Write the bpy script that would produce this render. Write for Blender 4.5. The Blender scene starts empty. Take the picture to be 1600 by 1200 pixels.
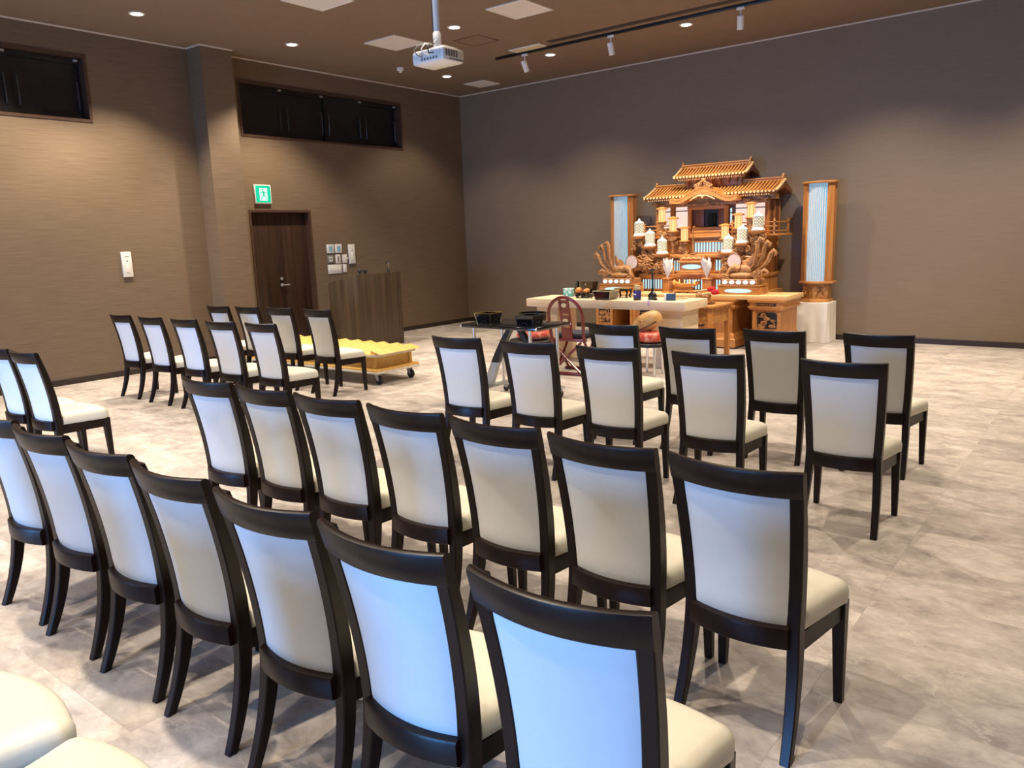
import bpy, bmesh, math, random
from mathutils import Vector, Matrix, Euler
PI = math.pi
scene = bpy.context.scene
COL = scene.collection
R = math.radians

# ------------------------------------------------------------------ materials
def nt(name):
    m = bpy.data.materials.new(name); m.use_nodes = True
    t = m.node_tree; b = t.nodes['Principled BSDF']
    return m, t, b
def setc(b, c, rough=.5, metal=0., spec=.5, coat=0.):
    b.inputs['Base Color'].default_value = (*c, 1); b.inputs['Roughness'].default_value = rough
    b.inputs['Metallic'].default_value = metal; b.inputs['Specular IOR Level'].default_value = spec
    if coat: b.inputs['Coat Weight'].default_value = coat; b.inputs['Coat Roughness'].default_value = .15
def noisy(name, c1, c2, scale=(1, 1, 1), nscale=6., rough=.5, metal=0., spec=.5, detail=4., lo=.35, hi=.65, bump=0., coat=0., dist=0.):
    """two tones mixed by a noise stretched in object space"""
    m, t, b = nt(name); setc(b, c1, rough, metal, spec, coat)
    tc = t.nodes.new('ShaderNodeTexCoord'); mp = t.nodes.new('ShaderNodeMapping'); mp.inputs['Scale'].default_value = scale
    n = t.nodes.new('ShaderNodeTexNoise'); n.inputs['Scale'].default_value = nscale; n.inputs['Detail'].default_value = detail
    n.inputs['Distortion'].default_value = dist
    r = t.nodes.new('ShaderNodeValToRGB'); r.color_ramp.elements[0].position = lo; r.color_ramp.elements[1].position = hi
    r.color_ramp.elements[0].color = (*c1, 1); r.color_ramp.elements[1].color = (*c2, 1)
    t.links.new(tc.outputs['Object'], mp.inputs['Vector']); t.links.new(mp.outputs[0], n.inputs['Vector'])
    t.links.new(n.outputs['Fac'], r.inputs['Fac']); t.links.new(r.outputs[0], b.inputs['Base Color'])
    if bump:
        bp = t.nodes.new('ShaderNodeBump'); bp.inputs['Strength'].default_value = bump; bp.inputs['Distance'].default_value = .002
        t.links.new(n.outputs['Fac'], bp.inputs['Height']); t.links.new(bp.outputs[0], b.inputs['Normal'])
    return m
def glow(name, c, s, base=(.8, .8, .8)):
    m, t, b = nt(name); setc(b, base, .5)
    n = t.nodes.new('ShaderNodeTexNoise'); n.inputs['Scale'].default_value = 3.; 
    mx = t.nodes.new('ShaderNodeMixRGB'); mx.inputs[1].default_value = (*c, 1); mx.inputs[2].default_value = (*[v * .92 for v in c], 1)
    t.links.new(n.outputs['Fac'], mx.inputs[0]); t.links.new(mx.outputs[0], b.inputs['Emission Color'])
    b.inputs['Emission Strength'].default_value = s
    return m

M = {}
M['frame'] = noisy('espresso_wood', (.0080, .0035, .0029), (.0120, .0052, .0042), (2, 2, .3), 30, rough=.36, spec=.24)
M['vinyl'] = noisy('white_vinyl', (.68, .70, .71), (.69, .71, .72), (1, 1, 1), 40, rough=.5, spec=.3)
M['seat'] = noisy('warm_lit_vinyl', (.70, .67, .56), (.72, .69, .58), (1, 1, 1), 30, rough=.42, spec=.35)  # seat vinyl with the warm downlight tint put into its colour
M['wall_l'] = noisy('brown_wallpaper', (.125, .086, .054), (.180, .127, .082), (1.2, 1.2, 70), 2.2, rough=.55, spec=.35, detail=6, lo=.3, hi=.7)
M['wall_b'] = noisy('lighter_wallpaper', (.185, .134, .089), (.220, .161, .109), (1.2, 1.2, 70), 2.2, rough=.55, spec=.35, detail=6, lo=.3, hi=.7)  # same streaks as the left wall in a lighter tone
M['ceil'] = noisy('brown_ceiling', (.20, .145, .103), (.21, .153, .108), (1, 1, 1), 5, rough=.8, spec=.2)
M['trimw'] = noisy('white_trim', (.60, .52, .44), (.64, .56, .48), (1, 1, 1), 5, rough=.5)
M['base'] = noisy('dark_baseboard', (.022, .013, .010), (.030, .018, .014), (1, 1, 1), 8, rough=.4)
M['door'] = noisy('dark_door_wood', (.020, .009, .005), (.050, .023, .013), (40, 40, .7), 1., rough=.42, detail=5)
M['winframe'] = noisy('brown_frame_wood', (.055, .026, .016), (.075, .036, .022), (4, 4, 4), 6, rough=.45)
M['black'] = noisy('satin_black', (.006, .006, .007), (.009, .009, .010), (1, 1, 1), 10, rough=.35)
M['lacquer'] = noisy('black_lacquer', (.005, .005, .006), (.007, .007, .008), (1, 1, 1), 10, rough=.12, coat=.5)
M['rubber'] = noisy('black_rubber', (.012, .012, .013), (.018, .018, .019), (1, 1, 1), 20, rough=.7)
M['chrome'] = noisy('chrome', (.70, .70, .70), (.75, .75, .75), (1, 1, 1), 10, rough=.18, metal=1.)
M['steel'] = noisy('grey_steel', (.42, .44, .46), (.50, .52, .54), (1, 1, 1), 10, rough=.35, metal=.6)
M['handle'] = noisy('dull_grey_metal', (.10, .10, .10), (.14, .14, .14), (1, 1, 1), 10, rough=.35, metal=.7)
M['plastic'] = noisy('white_plastic', (.72, .68, .62), (.76, .72, .66), (1, 1, 1), 10, rough=.4)
M['plate'] = noisy('white_switch_plate', (.66, .63, .58), (.70, .67, .62), (1, 1, 1), 10, rough=.4)
M['greyp'] = noisy('grey_plastic', (.16, .15, .14), (.20, .19, .18), (1, 1, 1), 10, rough=.5)
M['cassette'] = noisy('grey_white_grille', (.60, .56, .52), (.74, .70, .65), (1, 60, 1), 1.5, rough=.6)
M['slot'] = noisy('dark_slot', (.030, .021, .017), (.040, .028, .022), (1, 1, 1), 4, rough=.7)
M['lcd'] = noisy('blue_lcd', (.18, .38, .48), (.24, .45, .55), (1, 1, 1), 8, rough=.3)
M['podium'] = noisy('walnut_laminate', (.040, .024, .012), (.080, .051, .027), (14, 14, .5), 1.2, rough=.5, detail=5)
M['podium_d'] = M['podium']
M['ply'] = noisy('yellow_plywood', (.62, .36, .085), (.72, .45, .13), (1.5, 8, 8), 3, rough=.5)
M['plyedge'] = noisy('pale_edge_band', (.62, .56, .44), (.70, .64, .52), (2, 2, 2), 6, rough=.5)
M['alt'] = noisy('honey_cypress', (.43, .170, .042), (.58, .265, .078), (2, 8, 14), 2.5, rough=.42, spec=.4, detail=5)
M['altv'] = noisy('honey_cypress_upright', (.39, .150, .036), (.53, .230, .066), (16, 16, .8), 2., rough=.42, spec=.4, detail=5)
M['altl'] = noisy('pale_cypress_top', (.68, .43, .18), (.78, .53, .26), (1.5, 12, 12), 2., rough=.4, detail=5)
M['altd'] = noisy('brown_carved_wood', (.26, .105, .030), (.50, .245, .080), (6, 6, 6), 5, rough=.45)
M['altdk'] = noisy('dark_red_wood', (.16, .055, .020), (.22, .080, .030), (10, 10, 1), 2, rough=.45)
M['birch'] = noisy('white_birch', (.66, .50, .32), (.74, .58, .40), (1.2, 14, 14), 2., rough=.45, detail=5)
M['gold'] = noisy('gold_leaf', (.80, .55, .16), (.90, .66, .25), (1, 1, 1), 12, rough=.25, metal=1.)
M['red'] = noisy('red_lacquer', (.135, .010, .008), (.165, .013, .010), (1, 1, 1), 12, rough=.2, coat=.4)
M['cloth'] = noisy('white_cloth', (.72, .68, .62), (.77, .73, .67), (1, 1, 1), 6, rough=.85, spec=.1)
M['navy'] = noisy('navy_fabric', (.012, .012, .022), (.018, .018, .030), (1, 1, 1), 60, rough=.8)
M['paper'] = noisy('white_paper', (.70, .69, .67), (.74, .73, .71), (1, 1, 1), 20, rough=.9, spec=.1)
M['drum'] = noisy('light_carved_wood', (.50, .27, .095), (.60, .35, .14), (4, 4, 4), 6, rough=.38)
M['bronze'] = noisy('dark_bronze', (.020, .017, .012), (.035, .028, .018), (1, 1, 1), 20, rough=.3, metal=.8)
M['purple'] = noisy('purple_label', (.040, .025, .16), (.06, .035, .20), (1, 1, 1), 30, rough=.35)
M['cream'] = noisy('cream_cap', (.62, .48, .24), (.68, .54, .30), (1, 1, 1), 10, rough=.4)
M['blue'] = noisy('blue_carton', (.020, .055, .12), (.03, .07, .15), (1, 1, 1), 10, rough=.4)
M['whitep'] = noisy('white_carton', (.70, .70, .70), (.75, .75, .75), (1, 1, 1), 10, rough=.5)
M['aqua'] = noisy('aqua_white_pattern', (.72, .80, .78), (.10, .45, .40), (1, 1, 1), 28, rough=.5, lo=.45, hi=.55)
M['brocade'] = noisy('red_gold_brocade', (.52, .055, .030), (.70, .30, .20), (1, 1, 1), 16, rough=.45, lo=.5, hi=.62)
M['orange'] = noisy('orange_glaze', (.62, .20, .03), (.70, .26, .05), (1, 1, 1), 10, rough=.35)
M['redfelt'] = noisy('red_felt', (.50, .008, .015), (.60, .012, .02), (1, 1, 1), 40, rough=.8)
M['lav'] = noisy('lavender_cord', (.35, .26, .42), (.42, .32, .50), (1, 1, 1), 40, rough=.8)
M['dark'] = noisy('dark_interior', (.012, .008, .007), (.02, .012, .010), (1, 1, 1), 8, rough=.5)
M['lamp'] = glow('lamp_glow', (1., .93, .80), 9.)
M['cool'] = glow('cool_lantern_glow', (.20, .52, .72), .90, (.08, .08, .12))
M['coolw'] = glow('cool_white_glow', (.62, .92, 1.), .95, (.1, .1, .1))
M['pearl'] = glow('pearl_glow', (.86, .93, 1.), .85, (.2, .2, .2))
M['warm'] = glow('warm_lantern_glow', (1., .50, .20), 1.5, (.06, .03, .01))
M['warmw'] = glow('warm_white_screen', (1., .76, .64), .85, (.2, .2, .2))
M['moon'] = glow('moon_disc_glow', (1., .62, .42), .22, (.5, .42, .4))
M['exitg'] = glow('exit_green', (.0, .42, .26), .75, (.0, .3, .2))
M['exitw'] = glow('exit_white', (.55, .85, .75), .75)

def lattice_mat():
    m, t, b = nt('white_diamond_lattice'); setc(b, (.78, .76, .62), .5)
    tc = t.nodes.new('ShaderNodeTexCoord'); sep = t.nodes.new('ShaderNodeSeparateXYZ'); t.links.new(tc.outputs['Object'], sep.inputs[0])
    def mth(op, a, c, v=None):
        n = t.nodes.new('ShaderNodeMath'); n.operation = op
        if hasattr(a, 'links'): t.links.new(a, n.inputs[0])
        else: n.inputs[0].default_value = a
        if c is not None:
            if hasattr(c, 'links'): t.links.new(c, n.inputs[1])
            else: n.inputs[1].default_value = c
        return n.outputs[0]
    ang = mth('ARCTAN2', sep.outputs['X'], sep.outputs['Y'])
    u = mth('MULTIPLY', ang, .075)
    k = 2 * PI / .044
    a = mth('ABSOLUTE', mth('SINE', mth('MULTIPLY', mth('ADD', u, sep.outputs['Z']), k / 2), None), None)
    c = mth('ABSOLUTE', mth('SINE', mth('MULTIPLY', mth('SUBTRACT', u, sep.outputs['Z']), k / 2), None), None)
    mn = mth('MINIMUM', a, c); g = mth('LESS_THAN', mn, .36)
    mx = t.nodes.new('ShaderNodeMixRGB'); mx.inputs[1].default_value = (.86, .84, .70, 1); mx.inputs[2].default_value = (.24, .21, .10, 1)
    t.links.new(g, mx.inputs[0]); t.links.new(mx.outputs[0], b.inputs['Base Color'])
    return m
M['lattice'] = lattice_mat()

def floor_mat():
    m, t, b = nt('marbled_vinyl_tile'); N = t.nodes; L = t.links
    b.inputs['Roughness'].default_value = .42; b.inputs['Specular IOR Level'].default_value = .4
    tc = N.new('ShaderNodeTexCoord'); mp = N.new('ShaderNodeMapping'); mp.inputs['Location'].default_value = (-9.73 + 9.144 * 2, 6.4 + 9.0, 0)
    L.new(tc.outputs['Object'], mp.inputs['Vector'])
    br = N.new('ShaderNodeTexBrick'); br.offset = .5; br.inputs['Scale'].default_value = 1.; br.inputs['Mortar Size'].default_value = .0010
    br.inputs['Brick Width'].default_value = .457; br.inputs['Row Height'].default_value = .914
    br.inputs['Color1'].default_value = (0, 0, 0, 1); br.inputs['Color2'].default_value = (1, 1, 1, 1); br.inputs['Mortar'].default_value = (.5, .5, .5, 1)
    # swap axes: rows run along y, so columns stay continuous
    sx = N.new('ShaderNodeSeparateXYZ'); cx = N.new('ShaderNodeCombineXYZ'); L.new(mp.outputs[0], sx.inputs[0])
    L.new(sx.outputs['Y'], cx.inputs['X']); L.new(sx.outputs['X'], cx.inputs['Y']); L.new(cx.outputs[0], br.inputs['Vector'])
    # per tile offset of the marbling
    sc = N.new('ShaderNodeVectorMath'); sc.operation = 'SCALE'; sc.inputs['Scale'].default_value = 11.
    L.new(br.outputs['Color'], sc.inputs[0])
    ad = N.new('ShaderNodeVectorMath'); ad.operation = 'ADD'; L.new(mp.outputs[0], ad.inputs[0]); L.new(sc.outputs[0], ad.inputs[1])
    m2 = N.new('ShaderNodeMapping'); m2.inputs['Scale'].default_value = (1., 1.45, 1.); m2.inputs['Rotation'].default_value = (0, 0, R(12)); L.new(ad.outputs[0], m2.inputs['Vector'])
    n1 = N.new('ShaderNodeTexNoise'); n1.inputs['Scale'].default_value = 3.4; n1.inputs['Detail'].default_value = 12; n1.inputs['Roughness'].default_value = .68; n1.inputs['Distortion'].default_value = .4
    L.new(m2.outputs[0], n1.inputs['Vector'])
    r1 = N.new('ShaderNodeValToRGB'); e = r1.color_ramp.elements; e[0].position = .37; e[1].position = .62
    e[0].color = (.295, .252, .235, 1); e[1].color = (.620, .560, .505, 1)
    n3 = N.new('ShaderNodeTexNoise'); n3.inputs['Scale'].default_value = 13.; n3.inputs['Detail'].default_value = 8; n3.inputs['Roughness'].default_value = .7; L.new(m2.outputs[0], n3.inputs['Vector'])
    av = N.new('ShaderNodeMixRGB'); av.inputs[0].default_value = .32; L.new(n1.outputs['Fac'], av.inputs[1]); L.new(n3.outputs['Fac'], av.inputs[2])
    L.new(av.outputs[0], r1.inputs['Fac'])
    # thin pale veins
    n2 = N.new('ShaderNodeTexNoise'); n2.inputs['Scale'].default_value = 1.6; n2.inputs['Detail'].default_value = 10; n2.inputs['Roughness'].default_value = .6; n2.inputs['Distortion'].default_value = .15
    L.new(m2.outputs[0], n2.inputs['Vector'])
    sb = N.new('ShaderNodeMath'); sb.operation = 'SUBTRACT'; sb.inputs[1].default_value = .5; L.new(n2.outputs['Fac'], sb.inputs[0])
    ab = N.new('ShaderNodeMath'); ab.operation = 'ABSOLUTE'; L.new(sb.outputs[0], ab.inputs[0])
    r2 = N.new('ShaderNodeValToRGB'); e = r2.color_ramp.elements; e[0].position = 0.; e[1].position = .012; e[0].color = (.42, .42, .42, 1); e[1].color = (0, 0, 0, 1)
    L.new(ab.outputs[0], r2.inputs['Fac'])
    mx = N.new('ShaderNodeMixRGB'); mx.inputs[2].default_value = (.72, .65, .58, 1); L.new(r2.outputs[0], mx.inputs[0]); L.new(r1.outputs[0], mx.inputs[1])
    # tile to tile tone
    hs = N.new('ShaderNodeMapRange'); hs.inputs['To Min'].default_value = .78; hs.inputs['To Max'].default_value = 1.10; L.new(br.outputs['Color'], hs.inputs['Value'])
    mu = N.new('ShaderNodeVectorMath'); mu.operation = 'SCALE'; L.new(mx.outputs[0], mu.inputs[0]); L.new(hs.outputs[0], mu.inputs['Scale'])
    m3 = N.new('ShaderNodeMixRGB'); m3.inputs[2].default_value = (.33, .28, .25, 1); L.new(br.outputs['Fac'], m3.inputs[0]); L.new(mu.outputs[0], m3.inputs[1])
    L.new(m3.outputs[0], b.inputs['Base Color'])
    return m
M['floor'] = floor_mat()

# ------------------------------------------------------------------ mesh helpers
class MB:
    """collects shapes and links them as ONE mesh object"""
    def __init__(s): s.bm = bmesh.new()
    def box(s, lo, hi, bev=0., rot=None, piv=None):
        r = bmesh.ops.create_cube(s.bm, size=1.)
        vs = r['verts']; c = [(a + b) / 2 for a, b in zip(lo, hi)]; d = [abs(b - a) for a, b in zip(lo, hi)]
        for v in vs: v.co = Vector((v.co.x * d[0] + c[0], v.co.y * d[1] + c[1], v.co.z * d[2] + c[2]))
        if rot is not None:
            bmesh.ops.rotate(s.bm, verts=vs, cent=piv or c, matrix=Euler(rot).to_matrix())
        if bev:
            es = list({e for v in vs for e in v.link_edges})
            bmesh.ops.bevel(s.bm, geom=es, offset=min(bev, min(d) * .45), segments=2, profile=.5, affect='EDGES')
        return s
    def prism(s, poly, a, b, axis='y', bev=0.):
        def P(u, v, w):
            return {'x': (w, u, v), 'y': (u, w, v), 'z': (u, v, w)}[axis]
        n = len(poly)
        va = [s.bm.verts.new(P(u, v, a)) for u, v in poly]; vb = [s.bm.verts.new(P(u, v, b)) for u, v in poly]
        fs = [s.bm.faces.new(va), s.bm.faces.new(vb[::-1])]
        for i in range(n): fs.append(s.bm.faces.new((va[i], vb[i], vb[(i + 1) % n], va[(i + 1) % n])))
        bmesh.ops.recalc_face_normals(s.bm, faces=fs)
        if bev:
            es = list({e for f in fs[:2] for e in f.edges})
            bmesh.ops.bevel(s.bm, geom=es, offset=bev, segments=2, profile=.5, affect='EDGES')
        return s
    def lathe(s, prof, c=(0, 0, 0), n=24, axis='z', sx=1., sy=1., rot=0.):
        rings = []
        for r, z in prof:
            ring = []
            for i in range(n):
                a = 2 * PI * (i + .5) / n + rot
                p = (r * sx * math.cos(a), r * sy * math.sin(a), z)
                if axis == 'x': p = (p[2], p[0], p[1])
                if axis == 'y': p = (p[0], p[2], p[1])
                ring.append(s.bm.verts.new(Vector(p) + Vector(c)))
            rings.append(ring)
        fs = []
        for A, B in zip(rings, rings[1:]):
            for i in range(n): fs.append(s.bm.faces.new((A[i], A[(i + 1) % n], B[(i + 1) % n], B[i])))
        fs.append(s.bm.faces.new(rings[0][::-1])); fs.append(s.bm.faces.new(rings[-1]))
        bmesh.ops.recalc_face_normals(s.bm, faces=fs)
        return s
    def tube(s, pts, rad, n=8, flat=1.):
        pts = [Vector(p) for p in pts]; m = len(pts)
        if not hasattr(rad, '__len__'): rad = [rad] * m
        rings = []; up = None
        for i, p in enumerate(pts):
            t = (pts[min(i + 1, m - 1)] - pts[max(i - 1, 0)]).normalized()
            if up is None:
                up = Vector((0, 1, 0)) if abs(t.y) < .9 else Vector((1, 0, 0))
            sd = t.cross(up).normalized(); up = sd.cross(t).normalized()
            rings.append([s.bm.verts.new(p + rad[i] * (math.cos(2 * PI * (k + .5) / n) * sd + flat * math.sin(2 * PI * (k + .5) / n) * up)) for k in range(n)])
        fs = []
        for A, B in zip(rings, rings[1:]):
            for k in range(n): fs.append(s.bm.faces.new((A[k], A[(k + 1) % n], B[(k + 1) % n], B[k])))
        fs.append(s.bm.faces.new(rings[0][::-1])); fs.append(s.bm.faces.new(rings[-1]))
        bmesh.ops.recalc_face_normals(s.bm, faces=fs)
        return s
    def ball(s, c, r, sc=(1, 1, 1), seg=16):
        g = bmesh.ops.create_uvsphere(s.bm, u_segments=seg, v_segments=max(6, seg // 2), radius=1.)
        for v in g['verts']: v.co = Vector((v.co.x * r * sc[0] + c[0], v.co.y * r * sc[1] + c[1], v.co.z * r * sc[2] + c[2]))
        return s
    def loft(s, rings, close=True):
        rs = [[s.bm.verts.new(p) for p in r] for r in rings]; n = len(rs[0]); fs = []
        for A, B in zip(rs, rs[1:]):
            for k in range(n): fs.append(s.bm.faces.new((A[k], A[(k + 1) % n], B[(k + 1) % n], B[k])))
        if close: fs.append(s.bm.faces.new(rs[0][::-1])); fs.append(s.bm.faces.new(rs[-1]))
        bmesh.ops.recalc_face_normals(s.bm, faces=fs)
        return s
    def build(s, name, mat, parent=None, smooth=40):
        me = bpy.data.meshes.new(name); s.bm.to_mesh(me); s.bm.free()
        me.materials.append(M[mat] if isinstance(mat, str) else mat)
        if smooth:
            me.polygons.foreach_set('use_smooth', [True] * len(me.polygons)); me.set_sharp_from_angle(angle=R(smooth))
        o = bpy.data.objects.new(name, me); COL.objects.link(o)
        if parent: o.parent = parent
        return o
def tag(o, label, cat, group=None):
    o['label'] = label; o['category'] = cat
    if group: o['group'] = group
    return o
def thing(name, label, cat, loc=(0, 0, 0), rz=0., group=None):
    o = bpy.data.objects.new(name, None); o.empty_display_size = .1; COL.objects.link(o)
    o.location = loc; o.rotation_euler = (0, 0, rz)
    return tag(o, label, cat, group)
def struct(o):
    o['kind'] = 'structure'; return o
def copy_tree(o, parent=None):
    c = o.copy(); COL.objects.link(c); c.parent = parent
    for ch in list(o.children): copy_tree(ch, c)
    return c
def move(o, x, y, z=0., rz=0.):
    o.location = (x, y, z); o.rotation_euler = (0, 0, rz); return o

# ------------------------------------------------------------------ room (corner of left and altar walls at the origin; altar wall y = 0, left wall x = 0)
HC = 4.373; XR = 12.4; YR = -15.5
struct(MB().box((-.2, YR - .2, -.1), (XR + .2, .2, 0)).build('floor', 'floor', smooth=0))
struct(MB().box((-.2, YR - .2, HC), (XR + .2, .2, HC + .1)).build('ceiling', 'ceil', smooth=0))
WZ0, WZ1 = 3.265, 4.075
W1 = (-10.4, -7.04); W2 = (-4.915, -1.61); DY = (-4.915, -3.775); DZ = 2.195
w = MB()
w.box((-.2, YR, 0), (0, DY[0], WZ0)); w.box((-.2, DY[0], DZ), (0, DY[1], WZ0)); w.box((-.2, DY[1], 0), (0, 0, WZ0))
w.box((-.2, YR, WZ1), (0, 0, HC))
w.box((-.2, YR, WZ0), (0, W1[0], WZ1)); w.box((-.2, W1[1], WZ0), (0, W2[0], WZ1)); w.box((-.2, W2[1], WZ0), (0, 0, WZ1))
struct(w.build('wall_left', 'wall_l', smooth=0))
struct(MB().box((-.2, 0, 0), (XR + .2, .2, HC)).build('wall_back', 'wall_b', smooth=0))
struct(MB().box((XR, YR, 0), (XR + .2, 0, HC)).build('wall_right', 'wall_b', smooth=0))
GXS = ((3.1, 4.5), (7.9, 9.3)); GZ = 2.15      # glazed doors in the wall behind the camera
w = MB(); w.box((-.2, YR - .2, 0), (GXS[0][0], YR, HC)); w.box((GXS[0][1], YR - .2, 0), (GXS[1][0], YR, HC)); w.box((GXS[1][1], YR - .2, 0), (XR + .2, YR, HC))
for g0, g1 in GXS: w.box((g0, YR - .2, GZ), (g1, YR, HC))
struct(w.build('wall_rear', 'wall_b', smooth=0))
PX, PY = .33, (-5.65, -5.17)
struct(MB().box((0, PY[0], 0), (PX, PY[1], HC)).build('pillar', 'wall_l', smooth=0))
t = MB(); q = .016
t.box((0, YR, HC - q), (q, PY[0], HC)); t.box((0, PY[0] - q, HC - q), (PX, PY[0], HC)); t.box((PX, PY[0] - q, HC - q), (PX + q, PY[1] + q, HC))
t.box((0, PY[1], HC - q), (PX, PY[1] + q, HC)); t.box((0, PY[1], HC - q), (q, 0, HC)); t.box((0, -q, HC - q), (XR, 0, HC))
struct(t.build('trim_1', 'trimw', smooth=0))
b = MB(); bh = .075
b.box((0, YR, 0), (.012, PY[0], bh)); b.box((0, PY[0] - .012, 0), (PX + .012, PY[0], bh)); b.box((PX, PY[0], 0), (PX + .012, PY[1] + .012, bh))
b.box((0, DY[1] + .03, 0), (.012, 0, bh))
struct(b.build('baseboard_left', 'base', smooth=0))
struct(MB().box((0, -.012, 0), (XR, 0, bh)).build('baseboard_back', 'base', smooth=0))

def high_window(name, y0, y1, n):
    f = MB(); d = .035
    f.box((-.2, y0, WZ0), (.012, y1, WZ0 + d)); f.box((-.2, y0, WZ1 - d), (.012, y1, WZ1))
    f.box((-.2, y0, WZ0 + d), (.012, y0 + d, WZ1 - d)); f.box((-.2, y1 - d, WZ0 + d), (.012, y1, WZ1 - d))
    fr = struct(f.build(name, 'winframe', smooth=0))
    ww = (y1 - y0 - 2 * d) / n
    MB().box((-.2, y0 + d, WZ0 + d), (-.185, y1 - d, WZ1 - d)).build('sky_block', 'black', fr, 0)  # added backing, keeps sky light out of the gaps between panels
    for i in range(n):
        a = y0 + d + i * ww; xo = -.10 - .03 * (i % 2)
        pn = MB().box((xo - .02, a, WZ0 + d), (xo, a + ww, WZ1 - d - .07)).build('panel', 'black', fr, 0)
        for hy in ([a + ww - .07] if i == n - 1 else [a + ww - .07, a + ww + .07]):
            x1 = -.10 + .03
            MB().tube([(x1 - .03, hy, WZ0 + .15), (x1, hy, WZ0 + .16), (x1, hy, WZ0 + .48), (x1 - .03, hy, WZ0 + .49)], .008, 6).build('pull_handle', 'handle', fr)
        MB().box((-.09, a + ww - .08, WZ1 - d - .045), (-.05, a + ww - .03, WZ1 - d - .02), .004).build('latch', 'steel', fr)
    MB().box((-.15, y0 + d, WZ1 - d - .07), (-.085, y1 - d, WZ1 - d)).build('head_rail', 'black', fr, 0)
high_window('window_1', W1[0], W1[1], 4)
high_window('window_2', W2[0], W2[1], 4)

# double door in the left wall
f = MB(); d = .035
f.box((-.2, DY[0], 0), (.010, DY[0] + d, DZ)); f.box((-.2, DY[1] - d, 0), (.010, DY[1], DZ)); f.box((-.2, DY[0] + d, DZ - d), (.010, DY[1] - d, DZ))
door = struct(f.build('door_1', 'winframe', smooth=0))
ym = (DY[0] + DY[1]) / 2 + .05
MB().box((-.2, DY[0] + d, 0), (-.18, DY[1] - d, DZ - d)).build('sky_block', 'dark', door, 0)  # added backing, keeps sky light from leaking past the leaves
for a, c in ((DY[0] + d, ym - .002), (ym + .002, DY[1] - d)):
    MB().box((-.14, a, .008), (-.095, c, DZ - d - .004), .003).build('door_leaf', 'door', door)
h = MB(); h.lathe([(.028, 0), (.028, .008), (.012, .012), (.012, .045)], (-.095, ym - .07, 1.03), 16, 'x'); h.box((-.06, ym - .075, 1.02), (-.045, ym + .05, 1.04), .006)
h.build('lever_handle', 'steel', door)
MB().lathe([(.026, 0), (.026, .010), (.018, .014)], (-.095, ym - .07, 1.13), 16, 'x').build('lock_cylinder', 'steel', door)

# glazed entrance behind the camera (daylight enters here)
for k, (g0, g1) in enumerate(GXS):
    f = MB()
    for a in (g0, (g0 + g1) / 2 - .03, g1 - .06): f.box((a, YR - .14, 0), (a + .06, YR - .06, GZ))
    f.box((g0, YR - .14, GZ - .06), (g1, YR - .06, GZ)); f.box((g0, YR - .14, 0), (g1, YR - .06, .08))
    struct(f.build('door_%d' % (k + 2), 'steel', smooth=0))

# ------------------------------------------------------------------ ceiling fittings
DL = [(1.05, -8.0), (1.13, -6.9), (1.16, -4.75), (1.14, -1.59), (3.31, -3.79), (3.28, -1.58), (5.56, -1.65),
      (7.8, -1.65), (10.0, -1.65), (5.56, -3.9), (7.8, -3.9), (10.0, -3.9), (3.3, -6.6), (5.56, -6.6), (7.8, -6.6), (10.0, -6.6),
      (1.13, -10.6), (3.3, -10.65), (5.56, -10.65), (7.8, -10.65), (10.0, -10.65),
      (3.3, -12.2), (5.56, -12.2), (7.8, -12.2), (10.0, -12.2)]
PW = {0: 1.2, 1: 1.25, 2: 1.25, 3: .3, 4: .9, 5: 1., 6: 1.2, 7: 1.5, 8: 1.5, 15: .85, 18: 1.3, 19: 1.3, 20: .7, 21: .9, 22: 1., 23: .75, 24: .3}
DLL = {0: 'round recessed downlight nearest the left edge of the photo, along the left wall', 1: 'round recessed downlight above the wall phone plate, left of the pillar',
       2: 'round recessed downlight just right of the pillar by the left wall', 3: 'round recessed downlight beside the ceiling corner above the long black window',
       4: 'round recessed downlight partly hidden behind the projector pole', 5: 'round recessed downlight beside the left end of the black track',
       6: 'round recessed downlight in front of the black track, above the altar wall'}
proto = None
for i, (x, y) in enumerate(DL):
    if i > 6: break
    if proto is None:
        o = thing('downlight', '', 'ceiling light')
        MB().lathe([(.092, HC - .004), (.092, HC + .0), (.074, HC), (.070, HC - .006), (.089, HC - .008)], (0, 0, 0), 32).build('trim_ring', 'plastic', o)
        MB().lathe([(.070, HC - .005), (.066, HC - .009)], (0, 0, 0), 32).build('diffuser', 'lamp', o)
        proto = o
    else: o = copy_tree(proto)
    move(o, x, y); tag(o, DLL[i], 'ceiling light', 'recessed downlights')

def cassette(x0, x1, y0, y1, label):
    o = thing('ceiling_cassette', label, 'air conditioner', ((x0 + x1) / 2, (y0 + y1) / 2, HC), 0, 'ceiling cassettes'); a = (x1 - x0) / 2; c = (y1 - y0) / 2
    f = MB(); e = .035
    for lo, hi in (((-a, -c), (a, -c + e)), ((-a, c - e), (a, c)), ((-a, -c + e), (-a + e, c - e)), ((a - e, -c + e), (a, c - e))): f.box((*lo, -.012), (*hi, .004))
    f.build('frame', 'plastic', o, 0)
    MB().box((-a + e, -c + e, -.007), (a - e, c - e, .004)).build('grille', 'cassette', o, 0)
    return o
cassette(1.89, 2.50, -4.09, -3.48, 'square white ceiling air conditioner left of the projector')
cassette(4.12, 4.70, -4.12, -3.52, 'square white ceiling air conditioner with framed grille right of the projector pole')
cassette(.89, 1.36, -.88, -.42, 'small square white ceiling grille nearest the room corner')
cassette(2.72, 3.29, -6.05, -5.46, 'white square ceiling unit cut by the top edge above the projector')
o = thing('ceiling_vent', 'narrow white rectangular ceiling vent beside the track end', 'vent', (3.29, -2.17, HC))
MB().box((-.28, -.10, -.010), (.28, .10, .004), .003).build('frame', 'plastic', o)
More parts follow.
